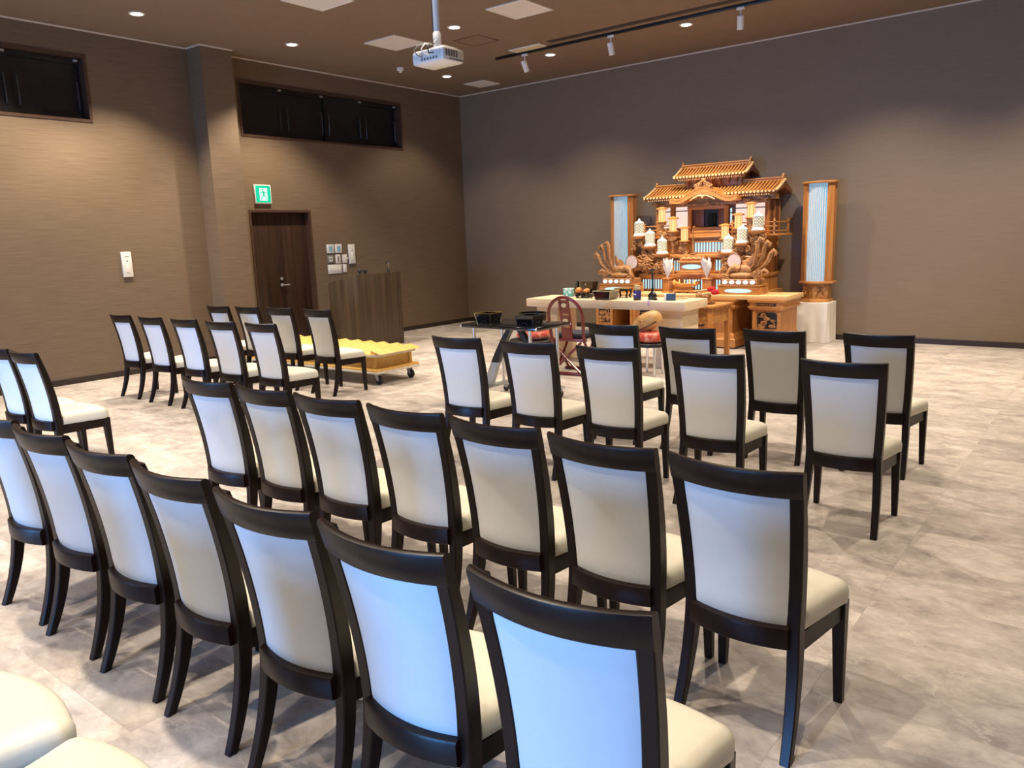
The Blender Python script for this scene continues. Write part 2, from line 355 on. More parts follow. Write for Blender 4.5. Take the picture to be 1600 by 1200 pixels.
v = MB(); [v.box((-.25, -.075 + k * .03, -.014), (.25, -.06 + k * .03, -.008)) for k in range(6)]; v.build('louvre', 'cream', o, 0)
tag(MB().box((3.73, -2.30, HC - .006), (7.6, -2.18, HC + .004)).build('slot_diffuser', 'slot', smooth=0), 'long dark slot diffuser running beside the black lighting track', 'vent')
tag(MB().box((2.58, -2.05, HC - .035), (7.6, -2.01, HC + .004), .003).build('lighting_track', 'black'), 'long black ceiling lighting track in front of the altar wall', 'track')
o = thing('access_hatch', 'flush brown ceiling hatch outlined behind the projector', 'hatch', (3.05, -3.05, HC)); v = MB()
for lo, hi in (((-.23, -.23), (.23, -.215)), ((-.23, .215), (.23, .23)), ((-.23, -.215), (-.215, .215)), ((.215, -.215), (.23, .215))): v.box((*lo, -.004), (*hi, .004))
v.build('edge_frame', 'winframe', o, 0); MB().box((-.215, -.215, -.002), (.215, .215, .004)).build('panel', 'ceil', o, 0)
o = thing('smoke_detector', 'small white smoke detector on the ceiling left of the projector', 'smoke detector', (1.08, -2.62, HC))
MB().lathe([(.055, 0), (.055, -.035), (.045, -.045), (.028, -.047)], (0, 0, 0), 24).build('body', 'plastic', o); MB().lathe([(.026, -.045), (.026, -.07), (.014, -.078)], (0, 0, 0), 16).build('sensor', 'plate', o)
TGT = Vector((5.42, -.75, 1.55))
SP = []
for k, (x, lab) in enumerate(((3.13, 'white cylindrical track spotlight at the left end of the black track'), (4.62, 'white cylindrical track spotlight, middle of the three on the track'), (6.47, 'white cylindrical track spotlight nearest the top right of the photo'))):
    o = thing('track_spotlight', lab, 'spotlight', (x, -2.03, HC - .035), 0, 'track spotlights')
    MB().box((-.05, -.016, -.03), (.05, .016, .0), .003).build('adaptor', 'plastic', o); MB().tube([(0, 0, -.03), (0, 0, -.10)], .010, 8).build('stem', 'plastic', o)
    c = Vector((0, 0, -.17)); dv = (TGT - Vector(o.location) - c); dv = Vector((dv.x * .5, dv.y, dv.z * 1.9)).normalized(); pts = [c - dv * .075, c - dv * .07, c + dv * .085, c + dv * .09]
    MB().tube(pts, [.034, .042, .042, .040], 20).build('lamp_head', 'plastic', o); SP.append(Vector(o.location) + c + dv * .1)

# projector on its pole
o = thing('projector', 'white ceiling projector hanging from a white pole', 'projector', (5.58, -6.58, 3.20), R(0))
b = MB(); b.box((-.19, -.14, -.045), (.19, .14, .075), .03); b.build('casing', 'plastic', o)
v = MB(); [v.box((.188, -.11 + k * .032, -.005), (.1935, -.09 + k * .032, .05)) for k in range(5)]; v.build('air_vent', 'greyp', o, 0)
v = MB(); [v.box((.188, -.06 + k * .026, -.030), (.1935, -.045 + k * .026, -.018)) for k in range(7)]; v.build('side_ports', 'greyp', o, 0)
MB().box((-.08, -.1435, -.030), (.155, -.138, .055), .004).build('connector_panel', 'plate', o)
v = MB(); [v.box((-.07 + k * .035, -.146, -.02), (-.052 + k * .035, -.142, .0)) for k in range(6)]; v.build('sockets', 'greyp', o, 0)
for s, (a, mt) in enumerate(((-.05, 'greyp'), (.02, 'plastic'), (.08, 'rubber'))):
    MB().tube([(a, -.14, .01 + .01 * s), (a - .01, -.19, .02), (a - .05 + .02 * s, -.20, .06), (a - .02, -.16, .11), (.02, -.07, .12), (.012, -.02, .17)], .006, 6).build('cable', mt, o)
MB().lathe([(.045, .0), (.048, .03), (.04, .035)], (-.07, .14, .015), 20, 'y').build('lens', 'greyp', o)
MB().box((-.05, -.05, .075), (.05, .05, .10), .006).build('mount_plate', 'plastic', o); MB().box((.03, -.09, .073), (.15, .10, .09), .005).build('top_bracket', 'plastic', o)
MB().lathe([(.032, .10), (.036, .12), (.036, .22), (.030, .23)], (0, 0, 0), 20).build('pole_joint', 'plastic', o); MB().tube([(0, 0, .22), (0, 0, HC - 3.20)], .028, 20).build('pole', 'plastic', o)
MB().tube([(-.03, -.012, .17), (-.031, -.014, .30), (-.030, -.012, .50), (-.031, -.014, .8), (-.03, -.012, HC - 3.2)], .005, 6).build('pole_cable', 'rubber', o)

# ------------------------------------------------------------------ wall fittings on the left wall (facing +x)
o = thing('exit_sign', 'green illuminated running man exit sign over the double door', 'sign', (0, -4.66, 2.43))
MB().box((0, -.145, -.14), (.045, .145, .14), .006).build('casing', 'plastic', o); MB().box((.045, -.13, -.125), (.047, .13, .125)).build('light_panel', 'exitg', o, 0)
g = MB(); g.prism([(-.062, -.095), (.07, -.095), (.07, .085), (-.062, .085)], .047, .0478, 'x'); g.build('doorway_symbol', 'exitw', o, 0)
g = MB(); X0, X1 = .0478, .0486
g.lathe([(.017, X0), (.017, X1)], (0, -.012, .062), 16, 'x')
for pl in ([(-.015, .045), (.020, .040), (.024, -.012), (-.008, -.018)], [(-.012, .042), (-.048, .030), (-.058, -.004), (-.046, -.008), (-.036, .018), (-.010, .026)],
           [(.016, .038), (.052, .018), (.066, .030), (.072, .022), (.053, .000), (.018, .016)], [(-.008, -.010), (.008, -.02), (-.012, -.055), (-.044, -.090), (-.058, -.082), (-.030, -.048)],
           [(.004, -.016), (.024, -.006), (.046, -.036), (.040, -.082), (.026, -.082), (.028, -.042)], [(.040, -.072), (.040, -.086), (.062, -.086), (.062, -.076)]):
    g.prism(pl, X0, X1, 'x')
g.build('running_figure', 'exitg', o, 0)
def plate(name, y0, y1, z0, z1, label, cat, th=.014, mt='plate', group='switch plates beside the door'):
    o = thing(name, label, cat, (0, (y0 + y1) / 2, (z0 + z1) / 2), 0, group); a, c = (y1 - y0) / 2, (z1 - z0) / 2
    MB().box((0, -a, -c), (th, a, c), .004).build('cover_plate', mt, o); return o, a, c
o, a, c = plate('wall_phone', -6.91, -6.78, 1.31, 1.64, 'tall white intercom plate alone on the wall left of the pillar', 'intercom', .03, group=None)
MB().box((.028, -.022, -.11), (.036, .022, .03), .008).build('handset', 'plastic', o); MB().box((.029, -.03, .10), (.0315, .03, .108)).build('marking', 'greyp', o, 0)
MB().lathe([(.010, .029), (.010, .033)], (0, .0, .045), 12, 'x').build('button', 'greyp', o)
for k, (y0, y1, lab) in enumerate(((-3.505, -3.365, 'white thermostat with blue screen, left one of the upper pair beside the door'), (-3.335, -3.195, 'white thermostat with blue screen, right one of the upper pair beside the door'))):
    o, a, c = plate('thermostat', y0, y1, 1.495, 1.64, lab, 'thermostat', .02); MB().box((.019, -.035, -.045), (.0215, .04, .045)).build('screen', 'lcd', o, 0)
o, a, c = plate('light_switch', -3.505, -3.37, 1.33, 1.465, 'dark grey switch plate with four white keys below the left thermostat', 'switch', .012, 'greyp')
for s in (-1, 1):
    for r in (-1, 1): MB().box((.011, s * .022 - .014, r * .024 - .020), (.017, s * .022 + .014, r * .024 + .018), .003).build('key', 'plate', o)
o, a, c = plate('light_switch', -3.335, -3.23, 1.32, 1.47, 'white switch plate with one dark slot, in the middle row beside the door', 'switch', .012); MB().box((.011, -.014, -.045), (.016, .014, .045), .003).build('key', 'greyp', o)
o, a, c = plate('dimmer_switch', -3.19, -3.09, 1.32, 1.465, 'narrow white plate with a small protruding knob beside the tall plate', 'switch', .012); MB().lathe([(.012, .01), (.012, .03)], (0, .048, .005), 12, 'x').build('knob', 'plastic', o)
o, a, c = plate('intercom', -3.05, -2.92, 1.305, 1.63, 'tall white intercom plate right of the switches above the podium', 'intercom', .03); MB().box((.028, -.022, -.11), (.036, .022, .03), .008).build('handset', 'plastic', o); MB().lathe([(.010, .029), (.010, .033)], (0, 0, .055), 12, 'x').build('button', 'greyp', o)
o, a, c = plate('light_switch', -3.51, -3.22, 1.155, 1.305, 'wide white switch plate with a row of six keys, bottom row', 'switch', .012)
for k in range(6): MB().box((.011, -.118 + k * .041, -.04), (.016, -.084 + k * .041, .035), .003).build('key', 'plastic', o)
o, a, c = plate('light_switch', -3.19, -3.11, 1.165, 1.305, 'small narrow white plate at the bottom right of the switch group', 'switch', .012); MB().box((.011, -.018, -.04), (.015, .018, .04), .003).build('key', 'plastic', o)
o, a, c = plate('power_outlet', -3.56, -3.46, .22, .36, 'low white and dark power outlet by the podium foot', 'outlet', .010, 'greyp', group=None)
for r in (-1, 1): MB().box((.009, -.03, r * .03 - .018), (.014, .03, r * .03 + .018), .003).build('socket', 'plate', o)

# ------------------------------------------------------------------ chairs (chair faces +y, origin on the floor below the top of its back)
HT = .95
def sy(z):      # rear face of the upright
    if z < .42: u = z / .42; return .088 * (u * (2 - u)) ** 1. * 1.
    u = (z - .42) / (HT - .42); return .088 * (1 - u ** 1.7)
def hw(z):      # half width over the uprights
    return .207 - .013 * min(z / .42, 1) if z < .42 else .194 + .0225 * (z - .42) / (HT - .42)
def bow(x, z): return -.046 * (1 - (x / hw(z)) ** 2)
def ring4(cx, cy, wx, wy, z, sh=0): return [(cx - wx / 2, cy, z), (cx + wx / 2, cy, z), (cx + wx / 2, cy + wy, z), (cx - wx / 2, cy + wy, z)]
def curved_slab(z0, z1, th, x_in, nz=2, nx=14, puff=0., yo=0.):
    """slab between the uprights following bow and side curve"""
    mb = MB(); rings = []
    for i in range(nx + 1):
        u = -1 + 2 * i / nx; ring = []
        for side in (0, 1):
            for k in range(nz + 1):
                z = z0 + (z1 - z0) * (k if side == 0 else nz - k) / nz; x = u * (hw(z) - x_in)
                e = max(0., min(1., min((z - z0), (z1 - z)) / .03)) * max(0., min(1., (1 - abs(u)) * 6)) if puff else 0
                e = math.sqrt(e) if e > 0 else 0
                y = sy(z) + bow(x, z) + yo + (th if side else 0) + (puff * e * (1 if side else -1))
                ring.append((x, y, z))
        rings.append(ring)
    return mb.loft(rings)
def make_chair():
    o = thing('dining_chair', '', 'chair')
    # seat cushion
    def outline(ins):
        pts = []; yb, yf, wb, wf, r = .075, .508, .183, .240, .052
        raw = [(-wb, yb), (-wf, yf - .035), (wf, yf - .035), (wb, yb)]
        pts.append((-.148 + ins, .100 + ins)); pts.append((-.148 + ins, .142 + ins * .3))
        for k in range(4): pts.append((-.186 - (wf - .186) * k / 4 + ins, .150 + (yf - r - .155) * k / 4))
        for k in range(7):
            a = PI - k / 6 * PI / 2; pts.append((-wf + r + (r - ins) * math.cos(a), yf - .03 - r + (r - ins) * math.sin(a)))
        for k in range(1, 8):
            u = -1 + 2 * k / 8; pts.append((u * (wf - r), yf - .03 - ins + .03 * (1 - u * u)))
        half = pts[:13]
        return pts + [(-x, y) for x, y in half[::-1]]
    lay = [(.386, .010), (.392, .002), (.41, 0.), (.43, 0.), (.445, .004), (.456, .014), (.464, .028), (.468, .040)]
    mb = MB(); rings = [[(x, y, z) for x, y in outline(i)] for z, i in lay]
    c0 = rings[-1]
    for s, dz in ((.85, .0025), (.6, .0045), (.35, .0055), (.08, .006)): rings.append([(x * s, .30 + (y - .30) * s, .468 + dz) for x, y, z in c0])
    mb.loft(rings).build('seat', 'seat', o, 60)
    # apron under the cushion
    mb = MB()
    mb.prism([(-.180, .10), (-.226, .455), (-.204, .455), (-.159, .10)], .322, .388, 'z'); mb.prism([(.180, .10), (.226, .455), (.204, .455), (.159, .10)], .322, .388, 'z')
    mb.prism([(-.224, .452), (-.10, .470), (.10, .470), (.224, .452), (.22, .43), (-.22, .43)], .322, .388, 'z')
    mb.build('seat_frame', 'frame', o, 30)
    curved_slab(.425, HT - .078, .022, .036, 12, 16, .005, .021).build('backrest', 'vinyl', o, 60)
    # top rail
    mb = MB(); rings = []
    for i in range(17):
        u = -1 + 2 * i / 16; r = []
        for z, dy in ((HT - .082, .003), (HT - .078, 0), (HT - .012, 0), (HT - .003, .004), (HT + .001, .012), (HT + .001, .020), (HT - .004, .028), (HT - .012, .031), (HT - .078, .034), (HT - .082, .031)):
            zz = z + (.004 * u * u if z > HT - .02 else 0); r.append((u * (hw(z) + .0005), sy(z) + bow(u * hw(z), z) + dy, zz))
        rings.append(r)
    mb.loft(rings).build('top_rail', 'frame', o, 35)
    mb = MB(); rings = []
    for i in range(15):
        u = -1 + 2 * i / 14; r = []
        for z, dy in ((.352, .002), (.356, -.003), (.414, -.006), (.422, -.002), (.426, .008), (.424, .030), (.352, .030)): x = u * (hw(z) - .03); r.append((x, sy(z) + bow(x, z) + dy, z))
        rings.append(r)
    mb.loft(rings).build('lower_rail', 'frame', o, 30)
    for s in (-1, 1):
        rings = []
        for k in range(21):
            z = (HT - .01) * k / 20; wx = .033 + .009 * min(1, z / .4) ; dp = .032 + .020 * math.sin(PI * min(1, z / HT * .95 + .05)); dp = dp if z < .6 else max(.034, dp)
            e = .004; cx = s * (hw(z) - wx / 2); y = sy(z)
            x0, x1, y0, y1 = cx - wx / 2, cx + wx / 2, y, y + dp
            rings.append([(x0 + e, y0, z), (x1 - e, y0, z), (x1, y0 + e, z), (x1, y1 - e, z), (x1 - e, y1, z), (x0 + e, y1, z), (x0, y1 - e, z), (x0, y0 + e, z)])
        MB().loft(rings).build('leg', 'frame', o, 30)
        rings = []
        for k in range(8):
            z = .387 * k / 7; wd = .030 + .017 * k / 7; cx, cy = s * .2155, .458 + .006 * (1 - k / 7); e = .003; x1 = s * .222 + wd / 2 * 0; xo = s * (.2330 - .002 * (1 - k / 7)); xi = xo - s * wd; x0, x1 = min(xo, xi), max(xo, xi); y1 = .470; y0 = y1 - wd
            rings.append([(x0 + e, y0, z), (x1 - e, y0, z), (x1, y0 + e, z), (x1, y1 - e, z), (x1 - e, y1, z), (x0 + e, y1, z), (x0, y1 - e, z), (x0, y0 + e, z)])
        MB().loft(rings).build('leg', 'frame', o, 30)
    return o
ORD = ['first', 'second', 'third', 'fourth', 'fifth', 'sixth', 'seventh']
ROWS = [
 ('white-backed chair, %s from the left in the left block front row by the podium', 'left block front row', [(1.792, -6.68, 2), (2.311, -6.617, 2), (2.90, -6.584, 3), (3.571, -6.577, .5)]),
 ('white-backed chair, %s from the wall in the left block row along the left wall', 'left block second row', [(1.655, -7.80, 1), (2.336, -7.81, 2), (2.984, -7.79, 3), (3.626, -7.776, 4), (4.22, -7.728, 3)]),
 ('white-backed chair, %s of the pair at the left edge beyond the nearest row', 'left block third row', [(3.67, -9.71, 2), (4.16, -9.70, 2)]),
 ('white-backed chair, %s from the left in the row of four nearest the altar', 'right block front row', [(7.356, -6.66, 2), (7.975, -6.641, 3), (8.594, -6.56, 1), (9.261, -6.517, -1)]),
 ('white-backed chair, %s from the left in the row of five behind the altar-side row', 'right block second row', [(6.689, -7.755, 4), (7.333, -7.747, 4), (7.956, -7.739, 4), (8.616, -7.707, 4), (9.365, -7.681, 2.5)]),
 ('white-backed chair, %s from the left in the long middle row with half-shaded backs', 'right block third row', [(6.628, -9.695, 3), (7.113, -9.679, 1.5), (7.603, -9.669, 3), (8.121, -9.669, 1.5), (8.615, -9.67, .8), (9.109, -9.689, -.5), (9.595, -9.703, -1.3)]),
 ('white-backed chair, %s from the left in the long row nearest the camera', 'right block fourth row', [(6.575, -10.70, 3), (7.083, -10.701, 3), (7.60, -10.701, 3), (8.10, -10.707, 1), (8.632, -10.714, 2.5), (9.12, -10.717, 1.4), (9.638, -10.713, 4.1)]),
]
proto = make_chair(); first = True
for lab, grp, pts in ROWS:
    for i, (x, y, a) in enumerate(pts):
        c = proto if first else copy_tree(proto); first = False
        move(c, x, y, 0, R(a)); w = ('left one' if i == 0 else 'right one') if len(pts) == 2 else ORD[i]
        tag(c, lab % w, 'chair', grp)
for x, lab in ((8.225, 'chair with only its cream seat showing, left one at the bottom left corner'), (8.745, 'chair with only its cream seat showing, right one at the bottom left corner'),
               (7.69, 'unseen chair just outside the left edge, beside the bottom left cream seats'), (7.165, 'unseen chair outside the left edge, second beyond the bottom left cream seats'), (6.64, 'unseen chair outside the left edge, third beyond the bottom left cream seats')):
    c = copy_tree(proto); move(c, x, -11.655, 0, R(1)); tag(c, lab, 'chair', 'right block last row')  # last three are unseen, added to cast shade on the row ahead

# ------------------------------------------------------------------ podium with microphones
o = thing('podium', 'dark walnut podium with sloping top beside the left wall', 'podium', (1.27, -3.52, 0), R(8))
# front faces +x; local y along its width
W = .52; D = .60
sd = [(-D, 0), (0, 0), (0, 1.17), (-.05, 1.18), (-D, 1.05)]
for s in (-1, 1): MB().prism(sd, s * W - (.02 if s > 0 else 0), s * W + (.02 if s < 0 else 0), 'y', .003).build('side_panel', 'podium', o, 30)
MB().box((-.025, -W + .02, 0), (0, W - .02, 1.17), .002).build('front_panel', 'podium', o)
MB().prism([(-.03, 1.13), (-.03, 1.155), (-D + .02, 1.02), (-D + .02, .995)], -W + .02, W - .02, 'y').build('desk_top', 'podium', o, 30)
MB().box((-D + .05, -W + .02, .45), (-.025, W - .02, .47)).build('shelf', 'podium', o, 0)
for dy, lab in ((-.30, 'black knob-headed microphone, left of the two on the podium corner'), (-.42, 'black knob-headed microphone at the very corner of the podium')):
    c = thing('microphone', lab, 'microphone', (1.27 - .035 - dy * math.sin(R(8)) * 1., -3.52 + dy * math.cos(R(8)), 1.175), R(8), 'podium microphones')
    MB().lathe([(.02, 0), (.022, .004), (.012, .010), (.010, .03)], (0, 0, 0), 14).build('stand', 'black', c); MB().ball((0, 0, .052), .034).build('foam_head', 'rubber', c)
c = thing('gooseneck_microphone', 'chrome gooseneck microphone standing on the right of the podium top', 'microphone', (1.27 - .03 - .25 * math.sin(R(8)), -3.52 + .25 * math.cos(R(8)), 1.172))
MB().lathe([(.03, 0), (.03, .012), (.012, .02), (.012, .05)], (0, 0, 0), 16).build('base', 'black', c); MB().tube([(0, 0, .04), (0, 0, .08), (-.01, .02, .12), (-.03, .03, .14)], .011, 8).build('neck', 'chrome', c)
MB().tube([(-.03, .03, .14), (-.055, .035, .155), (-.075, .04, .16)], [.014, .02, .016], 12).build('head', 'black', c)

# ------------------------------------------------------------------ yellow plywood trolley
o = thing('trolley', 'yellow plywood trolley with slanted slats on castors behind the left chairs', 'trolley', (2.40, -5.57, 0), R(0))
L, Wd = 1.36, .36
def rr(l, w, r, n=6):
    pts = []
    for cx, cy, a0 in ((l - r, w - r, 0), (-l + r, w - r, 90), (-l + r, -w + r, 180), (l - r, -w + r, 270)):
        for k in range(n + 1): a = R(a0 + 90 * k / n); pts.append((cx + r * math.cos(a), cy + r * math.sin(a)))
    return pts
MB().prism(rr(L, Wd, .04), .165, .190, 'z', .003).build('platform', 'ply', o); MB().prism(rr(L + .003, Wd + .003, .04), .138, .166, 'z', .003).build('platform_edge', 'plyedge', o)
MB().box((-L + .10, -Wd + .07, .19), (L - .10, Wd - .06, .335), .004).build('body', 'ply', o)
for sx in (-1, 1):
    for s in (-1, 1): MB().box((sx * (L - .10) - .02, s * (Wd - .075) - .02, .19), (sx * (L - .10) + .02, s * (Wd - .075) + .02, .335), .004).build('corner_post', 'ply', o)
MB().prism(rr(L - .01, Wd, .10), .333, .365, 'z', .004).build('top_edge', 'plyedge', o); MB().prism(rr(L - .012, Wd - .004, .10), .362, .372, 'z', .003).build('top_board', 'ply', o)
for k in range(11):
    x = -L + .16 + k * .245
    MB().prism([(x, .370), (x + .16, .370), (x + .15, .378), (x + .012, .412), (x, .412)], -Wd + .03, Wd - .03, 'y', .002).build('slat', 'ply', o, 30)
for sx in (-1, 1):
    for s in (-1, 1):
        c = MB(); cx, cy = sx * (L - .10), s * (Wd - .10)
        c.box((cx - .045, cy - .04, .128), (cx + .045, cy + .04, .139), .003); c.prism([(cx - .035, .13), (cx + .035, .13), (cx + .045, .05), (cx + .015, .05)], cy - .024, cy - .019, 'y'); c.prism([(cx - .035, .13), (cx + .035, .13), (cx + .045, .05), (cx + .015, .05)], cy + .019, cy + .024, 'y')
        cc = c.build('caster', 'steel', o); MB().lathe([(.014, -.018), (.050, -.016), (.054, 0), (.050, .016), (.014, .018)], (cx + .03, cy, .054), 24, 'y').build('wheel', 'rubber', cc)

# ------------------------------------------------------------------ black trolley table with two boxes
o = thing('serving_cart', 'black-topped cart with arched legs and chrome posts on castors', 'cart', (5.62, -5.67, 0), 0.)
A, B, ZT = .49, .29, .79
MB().box((-A, -B, ZT - .035), (A, B, ZT), .008).build('table_top', 'lacquer', o)
for sx in (-1, 1):
    for s in (-1, 1):
        MB().tube([(sx * (A - .13), s * (B - .06), .115), (sx * (A - .13), s * (B - .06), ZT - .035)], .017, 14).build('post', 'chrome', o)
        MB().ball((sx * (A - .012), s * (B + .002), ZT - .018), .014).build('edge_stud', 'chrome', o)
    MB().box((sx * (A - .13) - .035, -B - .02, .085), (sx * (A - .13) + .035, B + .02, .117), .006).build('foot_bar', 'steel', o)
    for s in (-1, 1):
        cx, cy = sx * (A - .13), s * (B - .03)
        cs = MB().box((cx - .014, cy - .022, .04), (cx + .014, cy + .022, .087), .004).build('caster', 'steel', o); MB().lathe([(.012, -.014), (.036, -.012), (.038, 0), (.036, .012), (.012, .014)], (cx, cy + .01, .038), 18, 'x').build('wheel', 'rubber', cs)
    # arched leg
    rings = []; up, lo = [], []
    for k in range(15):
        u = k / 14; x = sx * (.045 + (A - .16) * (u ** 1.15)); z = ZT - .04 - (ZT - .16) * (u ** 1.9 * .55 + u * .45); wdt = .026 + .028 * u
        rings.append([(x - wdt, -.028, z), (x + wdt, -.028, z), (x + wdt, .028, z), (x - wdt, .028, z)])
    MB().loft(rings[:11]).build('arch_leg', 'black', o, 30); MB().loft(rings[10:]).build('leg_tip', 'steel', o, 30)
def tray_box(x, y, z, rz, label, grp, s=1., edge='gold'):
    """square black lacquer box, wider at the rim, with cut-out feet"""
    o = thing('incense_box', label, 'box', (x, y, z), rz, grp); a, c, h = .100 * s, .128 * s, .115 * s
    def ring(r, zz): return [(-r, -r, zz), (r, -r, zz), (r, r, zz), (-r, r, zz)]
    MB().loft([ring(a, .0), ring(c, h), ring(c - .008, h), ring(a - .004, .02), ], True).build('body', 'lacquer', o, 20)
    g = MB(); e = .0035
    for sx in (-1, 1):
        for sy_ in (-1, 1): g.tube([(sx * a, sy_ * a, .0), (sx * c, sy_ * c, h)], .003, 6)
    for p, q in (((-c, -c), (c, -c)), ((c, -c), (c, c)), ((c, c), (-c, c)), ((-c, c), (-c, -c))): g.tube([(*p, h), (*q, h)], .0032, 6)
    g.build('rim_edge', edge, o)
    for k in range(4):
        m = Matrix.Rotation(k * PI / 2, 4, 'Z'); pts = []
        for i in range(9): t = PI * i / 8; pts.append(m @ Vector((.045 * s * math.cos(t), -a - (.028 * s * math.sin(t)) * (c - a) / h - .001, .002 + .030 * s * math.sin(t))))
        MB().tube(pts, .0022, 5).build('foot_arch', 'handle', o)
    MB().box((-a + .01, -a + .01, .02), (a - .01, a - .01, .06)).build('ash_bed', 'dark', o, 0)
    return o
def on_cart(lx, ly): return (5.62 + lx, -5.67 + ly)
x, y = on_cart(-.33, -.02); tray_box(x, y, ZT, R(2), 'black lacquer incense box with gold edges at the left end of the cart', 'boxes on the cart', .84)
x, y = on_cart(.25, -.08); tray_box(x, y, ZT, R(3), 'black lacquer incense box without bright edges at the right end of the cart', 'boxes on the cart', .86, 'handle')

# ------------------------------------------------------------------ red folding chair, stools
o = thing('folding_chair', 'red lacquer folding chair with hooped back and crossed legs', 'chair', (5.30, -4.16, 0), R(5))
# local: faces +y, back plane near y = -.12 leaning back
def bk(x, z): return (x, -.10 - .10 * (z - .42) / .6, z)
pts = []
for k in range(25):
    t = PI * k / 24; 
    pts.append(bk(-.228 * math.cos(t), .70 + .235 * math.sin(t)))
pts = [bk(-.215, .42), bk(-.222, .52), bk(-.229, .62)] + pts + [bk(.229, .62), bk(.222, .52), bk(.215, .42)]
MB().tube(pts, .021, 10, .8).build('hoop_back', 'red', o)
s_ = MB(); pz = [(z, .010 * math.sin((z - .42) * 9)) for z in [.42 + .51 * i / 12 for i in range(13)]]
for sx in (-1, 1): s_.loft([[(sx * .058 - .011, bk(0, z)[1] + d - .010, z), (sx * .058 + .011, bk(0, z)[1] + d - .010, z), (sx * .058 + .011, bk(0, z)[1] + d + .010, z), (sx * .058 - .011, bk(0, z)[1] + d + .010, z)] for z, d in pz])
s_.build('splat_stile', 'red', o, 40)
for z0, z1, k in ((.74, .905, 0), (.595, .72, 1), (.44, .575, 2)):
    y0 = bk(0, (z0 + z1) / 2)[1]; ly = .008
    p = MB(); N_ = 20; zc = (z0 + z1) / 2
    p.loft([[(-.050, bk(0, z)[1] - ly + .0, z), (.050, bk(0, z)[1] - ly, z), (.050, bk(0, z)[1] + ly, z), (-.050, bk(0, z)[1] + ly, z)] for z in (z0, zc, z1)])
    pp = p.build('splat_panel', 'red', o, 30)
    if k < 2:
        zc2 = zc + .02 * (1 - k); yy = bk(0, zc2)[1] - ly
        MB().lathe([(.034, -.004), (.034, .002)], (0, yy, zc2), 20, 'y', 1.05, .75).build('medallion', 'cream', pp)
MB().box((-.25, -.115, .405), (.25, -.075, .44), .006).build('rear_seat_rail', 'red', o); MB().box((-.23, .24, .405), (.23, .28, .44), .006).build('front_seat_rail', 'red', o)
for sx in (-1, 1):
    MB().tube([(sx * .21, -.10, .43), (sx * .20, .09, .22), (sx * .20, .27, .03)], .017, 8).build('leg', 'red', o); MB().tube([(sx * .18, .26, .42), (sx * .175, .08, .22), (sx * .175, -.12, .03)], .017, 8).build('leg', 'red', o)
for y in (-.13, .28): MB().box((-.25, y - .025, 0), (.25, y + .025, .035), .006).build('foot_rail', 'red', o)
MB().box((-.19, -.08, .428), (.19, .25, .442), .004).build('sling_seat', 'navy', o)
for sx in (-1, 1):   # crossed back braces seen from behind
    MB().tube([(sx * .20, -.14, .40), (0, -.15, .21), (-sx * .20, -.15, .03)], .016, 8).build('cross_brace', 'red', o)
tag(MB().box((-.20, -.19, 0), (.20, .19, .06), .028).build('seat_cushion', 'navy'), 'flat navy cushion on the red folding chair', 'cushion')
bpy.data.objects['seat_cushion'].location = (5.30, -4.06, .443); bpy.data.objects['seat_cushion'].rotation_euler = (0, 0, R(5))

def stool(x, y, z, r, label):
    o = thing('round_stool', label, 'stool', (x, y, 0), 0, 'round stools'); 
    MB().lathe([(r - .03, z - .05), (r, z - .045), (r, z - .008), (r - .01, z)], (0, 0, 0), 36).build('seat', 'black', o)
    for k in range(4):
        a = PI / 4 + k * PI / 2; MB().tube([(r * .72 * math.cos(a), r * .72 * math.sin(a), z - .05), (r * .8 * math.cos(a), r * .8 * math.sin(a), .0)], .015, 10).build('leg', 'chrome', o)
    return o
def cushion(x, y, z, r, h, label):
    o = MB().lathe([(r * .55, 0), (r * .9, h * .12), (r, h * .5), (r * .88, h * .88), (r * .5, h * .97), (r * .1, h)], (0, 0, 0), 32).build('round_cushion', 'brocade', None, 60)
    o.location = (x, y, z); return tag(o, label, 'cushion', 'brocade cushions')
stool(4.73, -4.20, .395, .285, 'black round stool carrying a red cushion behind the cart')
cushion(4.74, -4.18, .395, .21, .115, 'red brocade cushion on the stool behind the cart')
o = thing('bell_bowl', 'dark bronze bell bowl on the red cushion behind the cart', 'bell', (4.74, -4.18, .511))
MB().lathe([(.06, 0), (.13, .03), (.165, .09), (.17, .16), (.168, .20), (.176, .205), (.176, .215), (.160, .214), (.158, .16), (.150, .09), (.11, .04), (.02, .02)], (0, 0, 0), 36).build('bowl', 'bronze', o)
stool(6.17, -3.80, .385, .185, 'chrome-legged round stool under the wooden fish drum')
cushion(6.17, -3.80, .385, .17, .135, 'red patterned cushion under the wooden fish drum')
o = thing('wooden_fish_drum', 'carved wooden fish drum on the red cushion', 'drum', (6.17, -3.80, .512), R(-10)); o.rotation_euler = (0, R(-22), R(-10))
mb = MB(); rings = []; n = 28
for k in range(n + 1):
    u = k / n; a = PI * u; x = -.185 * math.cos(a) ; rr_ = max(.004, .118 * math.sin(a) ** .62)
    rings.append([(x, rr_ * 1.0 * math.cos(2 * PI * j / 24), .105 + .035 * u - .01 + rr_ * (.98 if math.sin(2 * PI * j / 24) > 0 else .86) * math.sin(2 * PI * j / 24)) for j in range(24)])
mb.loft(rings).build('body', 'drum', o, 60)
c = MB(); 
for k in range(5):
    a0 = -.9 + .42 * k; pts = []
    for i in range(12): t = i / 11 * 4.6; r_ = .030 * (1 - t / 6); pts.append((-.07 + .05 * math.cos(a0) * 1.2 + r_ * math.cos(t + a0), -.112 - .012 * (1 - abs(a0)), .135 + .05 * math.sin(a0) + r_ * math.sin(t + a0)))
    c.tube(pts, .007, 6)
c.build('carving', 'drum', o)
